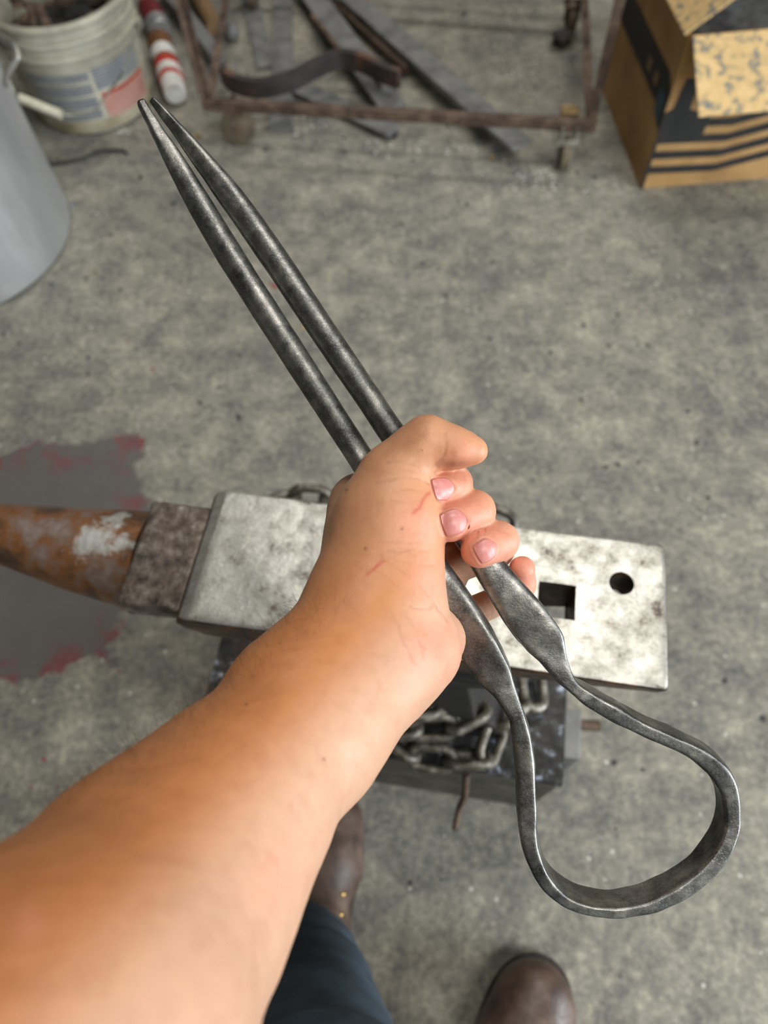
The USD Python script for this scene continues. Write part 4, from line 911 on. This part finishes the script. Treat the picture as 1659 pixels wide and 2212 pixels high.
for c, pos in ((FL_, P(515, 262, .04)), (FR_, P(1222, 318, .04)), (BL_, None), (BR_, None)):
    wc = (c + dxy * (.03 if c is FL_ or c is BL_ else -.03)) if pos is None else np.array(pos)
    if pos is None: wc = wc + dn * -.03
    wc[2] = .0375
    inplace = c + (dxy * .045 if (c is FL_ or c is BL_) else -dxy * (.016 if c is BR_ else .045)); inplace[2] = .0375
    wc = inplace - dn * (.0 if pos is not None else .03)
    cs = thing_part = UsdGeom.Xform.Define(stage, numbered(str(crt.GetPath()) + '/caster')).GetPrim()
    ad = unit(dn - dxy * .12) if c is FL_ else unit(dn * -.6 + dxy * .35)
    if c is FL_: wc = P(514, 274, .043); side = np.cross([0, 0, 1.0], ad)
    wr = .042 if c is FL_ else .0365
    wheel = lathe([(.010, -.012), (.030, -.012), (wr, -.008), (wr, .008), (.030, .012), (.010, .012), (.010, -.012)], (0, 0, 0), 36).apply_transform(trimesh.geometry.align_vectors([0, 0, 1], ad if c is FL_ else side)).apply_translation(wc)
    hubn = ad if c is FL_ else side
    part('wheel', wheel, 'caster_rubber', cs)
    part('hub', tube([wc - hubn * .014, wc + hubn * .014], .0095, 16), 'rusty_steel', cs)
    for s in ((1,) if c is FL_ else (-1, 1)): part('fork', obox(wc + hubn * s * .0165 + np.array([0, 0, .030]), np.cross(hubn, [0, 0, 1.0]), hubn, (0, 0, 1), (.007 if c is FL_ else .013, .0018, .038), .0008), 'galvanised_wire' if c is FR_ else 'rusty_steel', cs)
    part('mount_plate', obox(np.array([wc[0], wc[1], .1075 - .0375 + .0005]) + ([0, 0, .016] if c is FL_ else [0, 0, 0]), hubn, np.cross(hubn, [0, 0, 1.0]), (0, 0, 1), (.026, .022, .0022), .0006), 'galvanised_wire' if c is FR_ else 'rusty_steel', cs)
wb = P(1232, 236, .06)
solo('wood_block', obox(wb * [1, 1, 0] + [0, 0, .031], dxy, dn, (0, 0, 1), (.020, .018, .030), .002), 'wood_block', 'small pale wood block standing in the right front corner of the cart', 'block')

# ------------------------------------------------------------------ flat bars lying in the cart
def floor_bar(name, a, b, w, h, label, z=0.001, material='dark_bar_steel', holes=()):
    p, q = P(*a, z), P(*b, z); g = bar(p, q, w, h)
    for hp in holes:
        cy = trimesh.creation.cylinder(radius=.006, height=.1, sections=20); cy.apply_translation(P(*hp, z + h)); g = tri(M(g) - M(cy))
    return solo(name, g, material, label, 'steel bar')
floor_bar('flat_bar', (612, -60), (608, 284), .058, .008, 'straight grey flat bar with a drilled hole near its rusty lower end', holes=[(604, 196)])
floor_bar('flat_bar', (652, -40), (850, 236), .066, .008, 'wide grey flat bar lying diagonally over the other bars behind the wavy bar', z=.034)
floor_bar('flat_bar', (532, -40), (575, 148), .048, .006, 'dark flat bar lying left of the bar with the hole', z=.002)
floor_bar('angle_bar', (700, -55), (1128, 318), .058, .006, 'long grey angle bar running diagonally under the front rail of the cart', z=.046)
floor_bar('flat_bar', (640, 190), (852, 288), .05, .008, 'short dark flat bar ending under the front rail left of the long angle bar', z=.010)
floor_bar('flat_bar', (675, 40), (745, 128), .012, .012, 'thin square rod lying on the wide diagonal flat bar', z=.043, material='rusty_steel')
floor_bar('flat_bar', (800, 148), (822, 190), .010, .010, 'rusty short rod sticking out from under the end of the wavy bar', z=.043, material='rusty_steel')
floor_bar('angle_bar', (350, -20), (474, 138), .035, .030, 'dark steel channel leaning down to the left post of the cart', z=.02)
floor_bar('flat_bar', (730, 22), (880, 160), .02, .02, 'rusty narrow rod lying alongside the long angle bar', z=.012, material='rusty_steel')
# wavy bar: a flat bar on edge, bent like a wave
wp = smooth_path([P(478, 140, .11), P(505, 162, .11), P(560, 171, .11), P(620, 158, .11), P(680, 128, .11), P(735, 108, .11), P(775, 114, .11), P(820, 135, .11), P(862, 152, .11)], 60)
tt_ = np.gradient(wp, axis=0); rings3 = []
for p_, t_ in zip(wp, tt_):
    s = unit(np.cross([0, 0, 1.0], t_)); rings3.append([p_ + s * .009, p_ - s * .009, p_ - s * .009 - [0, 0, .042], p_ + s * .009 - [0, 0, .042]])
solo('wavy_bar', loft(rings3), 'wavy_bar_steel', 'dark flat bar bent into a wave and set on edge across the cart', 'steel bar')
solo('round_pipe', tube([P(455, -30, .05), P(425, 20, .04), P(468, 66, .03)], .022, 16) if False else tube([P(410, -40, .03), P(466, 60, .03)], .024, 18), 'tan_print', 'short brown tube lying between the left post and the left rail of the cart', 'tube')
gl = P(498, 62, .03); gl[2] = .022
solo('metal_ball', trimesh.creation.icosphere(3, .022).apply_translation(gl), 'dark_bar_steel', 'small round grey metal ball lying by the left rail of the cart', 'ball', smooth=True)
solo('red_piece', chunk(P(782, 4, 0), .05, 41, .5), 'red_print', 'bright red piece lying at the top edge beside the long angle bar', 'piece')
solo('iron_chunk', chunk(P(1200, 96, 0), .10, 31, .5), 'wavy_bar_steel', 'dark grey iron chunk on the floor in the right back corner of the cart', 'chunk')

# ------------------------------------------------------------------ cardboard box
c0 = P(1382, 408); bx_ = unit(P(1659, 385) - c0); by_ = unit(P(1311, 116) - c0); by_ = unit(by_ - by_ @ bx_ * bx_)
bx_ = np.array([bx_[0], bx_[1], 0]); by_ = np.array([by_[0], by_[1], 0])
def top_of():
    for z in np.linspace(.05, .8, 600):
        c = R.T @ (c0 + [0, 0, z] - EYE)
        if c[1] / c[2] * F + CY < 78: return z
BZ = top_of(); BW, BD = .44, .40; c0_box = c0.copy()
print('box', c0, BZ, bx_, by_)
cb = thing('cardboard_box', 'open brown cardboard box with black chevron print full of dark ash', 'box', c0 + bx_ * BW / 2 + by_ * BD / 2)
def bp(x, y, z): return c0_box + bx_ * x + by_ * y + np.array([0, 0, z])
T_ = .004
part('front_panel', obox(bp(BW / 2, T_ / 2, BZ / 2), bx_, by_, AZ, (BW / 2, T_ / 2, BZ / 2), .001), 'cardboard', cb)
part('back_panel', obox(bp(BW / 2, BD - T_ / 2, BZ / 2), bx_, by_, AZ, (BW / 2, T_ / 2, BZ / 2), .001), 'cardboard', cb)
part('side_panel', obox(bp(T_ / 2, BD / 2, BZ / 2), bx_, by_, AZ, (T_ / 2, BD / 2 - T_, BZ / 2), .001), 'cardboard', cb)
part('side_panel', obox(bp(BW - T_ / 2, BD / 2, BZ / 2), bx_, by_, AZ, (T_ / 2, BD / 2 - T_, BZ / 2), .001), 'cardboard', cb)
part('bottom_panel', obox(bp(BW / 2, BD / 2, .004), bx_, by_, AZ, (BW / 2 - T_, BD / 2 - T_, .0035), .001), 'cardboard', cb)
dv = unit(-by_ * .86 - AZ * .50); nv2 = np.cross(bx_, dv)
part('flap', obox(bp(BW / 2 + .004, -.003, BZ + .001) + dv * .075, bx_, dv, nv2, (BW / 2, .075, .002), .001), 'cardboard_inside', cb, label='front flap dusted with grey ash')
dv = unit(bx_ * .62 + AZ * .50); nv2 = np.cross(by_, dv)
part('flap', obox(bp(-.012, BD / 2 - .004, BZ + .004) + dv * .09, by_, dv, nv2, (BD / 2, .09, .002), .001), 'cardboard_inside', cb, label='left flap standing up and leaning inwards')
# print: band on the left side, corner block, bent stripes on the front
def flatpoly(pts2, plane, off=.0006):
    from shapely.geometry import Polygon
    t = trimesh.creation.extrude_polygon(Polygon(pts2), .0005, engine='earcut'); vv = t.vertices.copy()
    if plane == 'front': t.vertices = np.array([bp(a, -off - c, b) for a, b, c in vv])
    else: t.vertices = np.array([bp(-off - c, a, b) for a, b, c in vv])
    if t.volume < 0: t.invert()
    return t
z_a = BZ * .42
part('printed_band', flatpoly([(0, z_a), (.0, z_a + .080), (.03, z_a + .105), (BD, z_a + .105), (BD, z_a + .035), (.045, z_a + .030)], 'side'), 'black_print', cb, label='black printed band')
part('printed_block', flatpoly([(.012, z_a + .004), (.05, z_a + .02), (.05, z_a + .07), (.012, z_a + .055)], 'side', .0014), 'teal_print', cb)
for k in range(2): part('printed_block', flatpoly([(.075 + .05 * k, z_a + .05), (.10 + .05 * k, z_a + .05), (.10 + .05 * k, z_a + .075), (.075 + .05 * k, z_a + .075)], 'side', .0014), 'tan_print', cb)
part('printed_edge', flatpoly([(.0, .0), (.007, .0), (.007, z_a), (.0, z_a)], 'front'), 'black_print', cb)
part('printed_band', flatpoly([(.0, z_a - .008), (.10, z_a - .02), (.10, z_a + .03), (.052, z_a + .045), (.052, z_a + .11), (.022, z_a + .11), (.016, z_a + .05), (.0, z_a + .04)], 'front'), 'black_print', cb, label='black printed corner block')
for k in range(4):
    zz = z_a - .100 + .036 * k
    part('printed_stripe', flatpoly([(.004, zz), (.155, zz - .006), (BW, zz + .055), (BW, zz + .076), (.155, zz + .012), (.004, zz + .018)], 'front', .0007), 'black_print', cb)
heap = []
nx = 40; xs = np.linspace(T_, BW - T_, nx); ys = np.linspace(T_, BD - T_, nx)
vv = np.array([bp(a, b, BZ - .035 + .05 * (meshkit.fbm(np.array([a * 22, b * 22, 0]), 4, 2) - .5)) for a in xs for b in ys])
lo_ = np.array([bp(a, b, .009) for a in xs for b in ys]); ff = []
for i in range(nx - 1):
    for j in range(nx - 1):
        a = i * nx + j; K = nx * nx; ff += [[a, a + nx, a + nx + 1], [a, a + nx + 1, a + 1], [K + a, K + a + nx + 1, K + a + nx], [K + a, K + a + 1, K + a + nx + 1]]
edge = [j for j in range(nx)] + [i * nx + nx - 1 for i in range(1, nx)] + [(nx - 1) * nx + j for j in range(nx - 2, -1, -1)] + [i * nx for i in range(nx - 2, 0, -1)]
for a, b in zip(edge, edge[1:] + edge[:1]): ff += [[a, b, a + nx * nx], [b, b + nx * nx, a + nx * nx]]
hp_ = trimesh.Trimesh(vv.tolist() + lo_.tolist(), ff, process=False)
if hp_.volume < 0: hp_.invert()
solo('ash_heap', hp_, 'coal_dust', 'dark grey ash filling the cardboard box', 'ash', kind='stuff', smooth=60)

# ------------------------------------------------------------------ bits on the floor
MARKS = {'the tong tips': (312, 215), 'the aluminium can': (90, 480), 'the plastic bucket': (190, 260), 'the white spray can': (380, 215), 'the left caster': (515, 275), 'the right caster': (1222, 330), 'the wood block': (1240, 235), 'the iron chunk': (1206, 76), 'the cardboard box corner': (1382, 408),
         'the wavy bar': (690, 130), 'the long angle bar': (1100, 300), 'the wide diagonal bar': (930, 150), 'the thumb tip': (1050, 970), 'the anvil heel corner': (1448, 1175), 'the anvil horn': (150, 1085), 'the spring bow': (1590, 1740), 'the right boot': (1180, 2075), 'the left boot': (770, 1850), 'the anvil stand corner': (1220, 1720), 'the right tong rod middle': (700, 690), 'the left tong rod middle': (560, 690)}
said = set()
def bits(name, pts, size, material, what, cat, group, flat=.5):
    for i, (a, b, sc) in enumerate(pts):
        for k, (mx_, my_) in sorted(MARKS.items(), key=lambda t: (t[1][0] - a) ** 2 + (t[1][1] - b) ** 2):
            dx, dy = a - mx_, b - my_
            way = ('right of' if dx > 0 else 'left of') if abs(dx) > abs(dy) else ('in front of' if dy > 0 else 'behind')
            lab = f'{what} on the floor {way} {k}'
            if lab not in said: break
        said.add(lab)
        solo(name, chunk(P(a, b), size * sc, 300 + len(used) + i, flat), material, lab, cat, group, smooth=False)
bits('coal_crumb', [(305, 385, 1.3), (376, 440, 1), (573, 326, .9), (744, 330, .8), (893, 348, .8), (1003, 32, 1.2), (1028, 65, .8), (965, 272, .9), (1285, 384, 1), (852, 297, 1.6), (1310, 1010, .7), (1530, 1075, .7), (1585, 430, .8), (1340, 2110, .35), (955, 1900, .3), (1330, 1790, .35)], .014, 'coal_black', 'small black coal crumb', 'coal crumb', 'black crumbs on the floor')
bits('white_flake', [(1122, 150, 1.4), (1148, 138, .9), (1175, 160, .8), (1125, 25, 1.3), (270, 282, 1.2), (250, 290, .8), (900, 328, 1.1), (1125, 340, 1), (1168, 386, .9), (1210, 402, .8), (1275, 412, .8), (660, 280, .8), (500, 560, .5), (160, 540, .5), (1508, 600, .5), (985, 1820, .45)], .010, 'chalk_white', 'small white flake', 'flake', 'white flakes on the floor', .35)
# the uncountable rest: grit, scale and chalk dust
gr = np.random.default_rng(21); gp, gw = [], []
for cx3, cy3, sx3, sy3, cnt in ((1165, 385, 45, 25, 46), (1130, 160, 22, 26, 26), (900, 318, 150, 14, 40), (270, 284, 32, 8, 22), (660, 280, 30, 14, 14), (1000, 1780, 150, 60, 60), (300, 1500, 120, 80, 40), (830, 600, 700, 420, 150), (1450, 1900, 150, 220, 50)):
    for k in range(cnt): gp.append((cx3 + gr.normal() * sx3, cy3 + gr.normal() * sy3))
def clear_floor(a, b):
    q = P(a, b); u_, w_ = loc_of(q)
    return np.linalg.norm(q[:2] - cen2) > rad + .01 and not (sxl - .02 < u_ < sxr + .07 and syf - .05 < w_ < syb + .02) and np.linalg.norm(q[:2] - bc_[:2]) > .15 and not (-.01 < (q - c0_box) @ bx_ < .5 and -.01 < (q - c0_box) @ by_ < .5) and q[1] > -.02
gp = [p for p in gp if clear_floor(*p)]
ch_ = [chunk(P(a, b), float(gr.uniform(.0025, .006)) * (.55 if b > 1300 else 1.9 if k < 148 else 1), 900 + k, .4) for k, (a, b) in enumerate(gp)]
solo('floor_grit', trimesh.util.concatenate([c for k, c in enumerate(ch_) if k % 2 or k < 148]), 'chalk_white', 'pale grit scattered over the concrete floor', 'grit', kind='stuff', smooth=False)
solo('floor_grit', trimesh.util.concatenate([c for k, c in enumerate(ch_) if not k % 2 and k >= 148]), 'coal_black', 'dark grit scattered over the concrete floor', 'grit', kind='stuff', smooth=False)
solo('iron_offcut', chunk(P(160, 446), .034, 77, .4), 'dark_bar_steel', 'dark triangular iron offcut beside the aluminium can', 'offcut')
solo('brass_nut', chunk(P(428, 300), .019, 51, .8), 'brass', 'brass coloured scrap behind the right tong jaw', 'brass scrap')
solo('brass_chip', chunk(P(1061, 345), .014, 52, .8), 'brass', 'round brass chip on the floor in front of the long angle bar', 'brass scrap')
solo('yellow_chip', chunk(P(206, 588), .011, 53, .4), 'tan_print', 'orange chip on the floor right of the aluminium can', 'chip')
solo('brass_shaving', chunk(P(655, 707), .010, 54, .4), 'brass', 'yellow shaving on the floor seen between the tong arms', 'shaving')
bits('red_paint_chip', [(590, 617, 1.6), (273, 738, .7), (331, 797, .8), (95, 1640, .7), (68, 1700, .4)], .014, 'red_chip', 'red paint chip', 'paint chip', 'red paint chips', .12)
solo('curved_strip', tube(smooth_path([P(105, 357, .004), P(170, 345, .006), P(225, 325, .006), P(262, 325, .005), P(275, 332, .004)], 24), .0035, 8), 'coal_black', 'thin curved dark strip on the floor between can and bucket', 'strip')
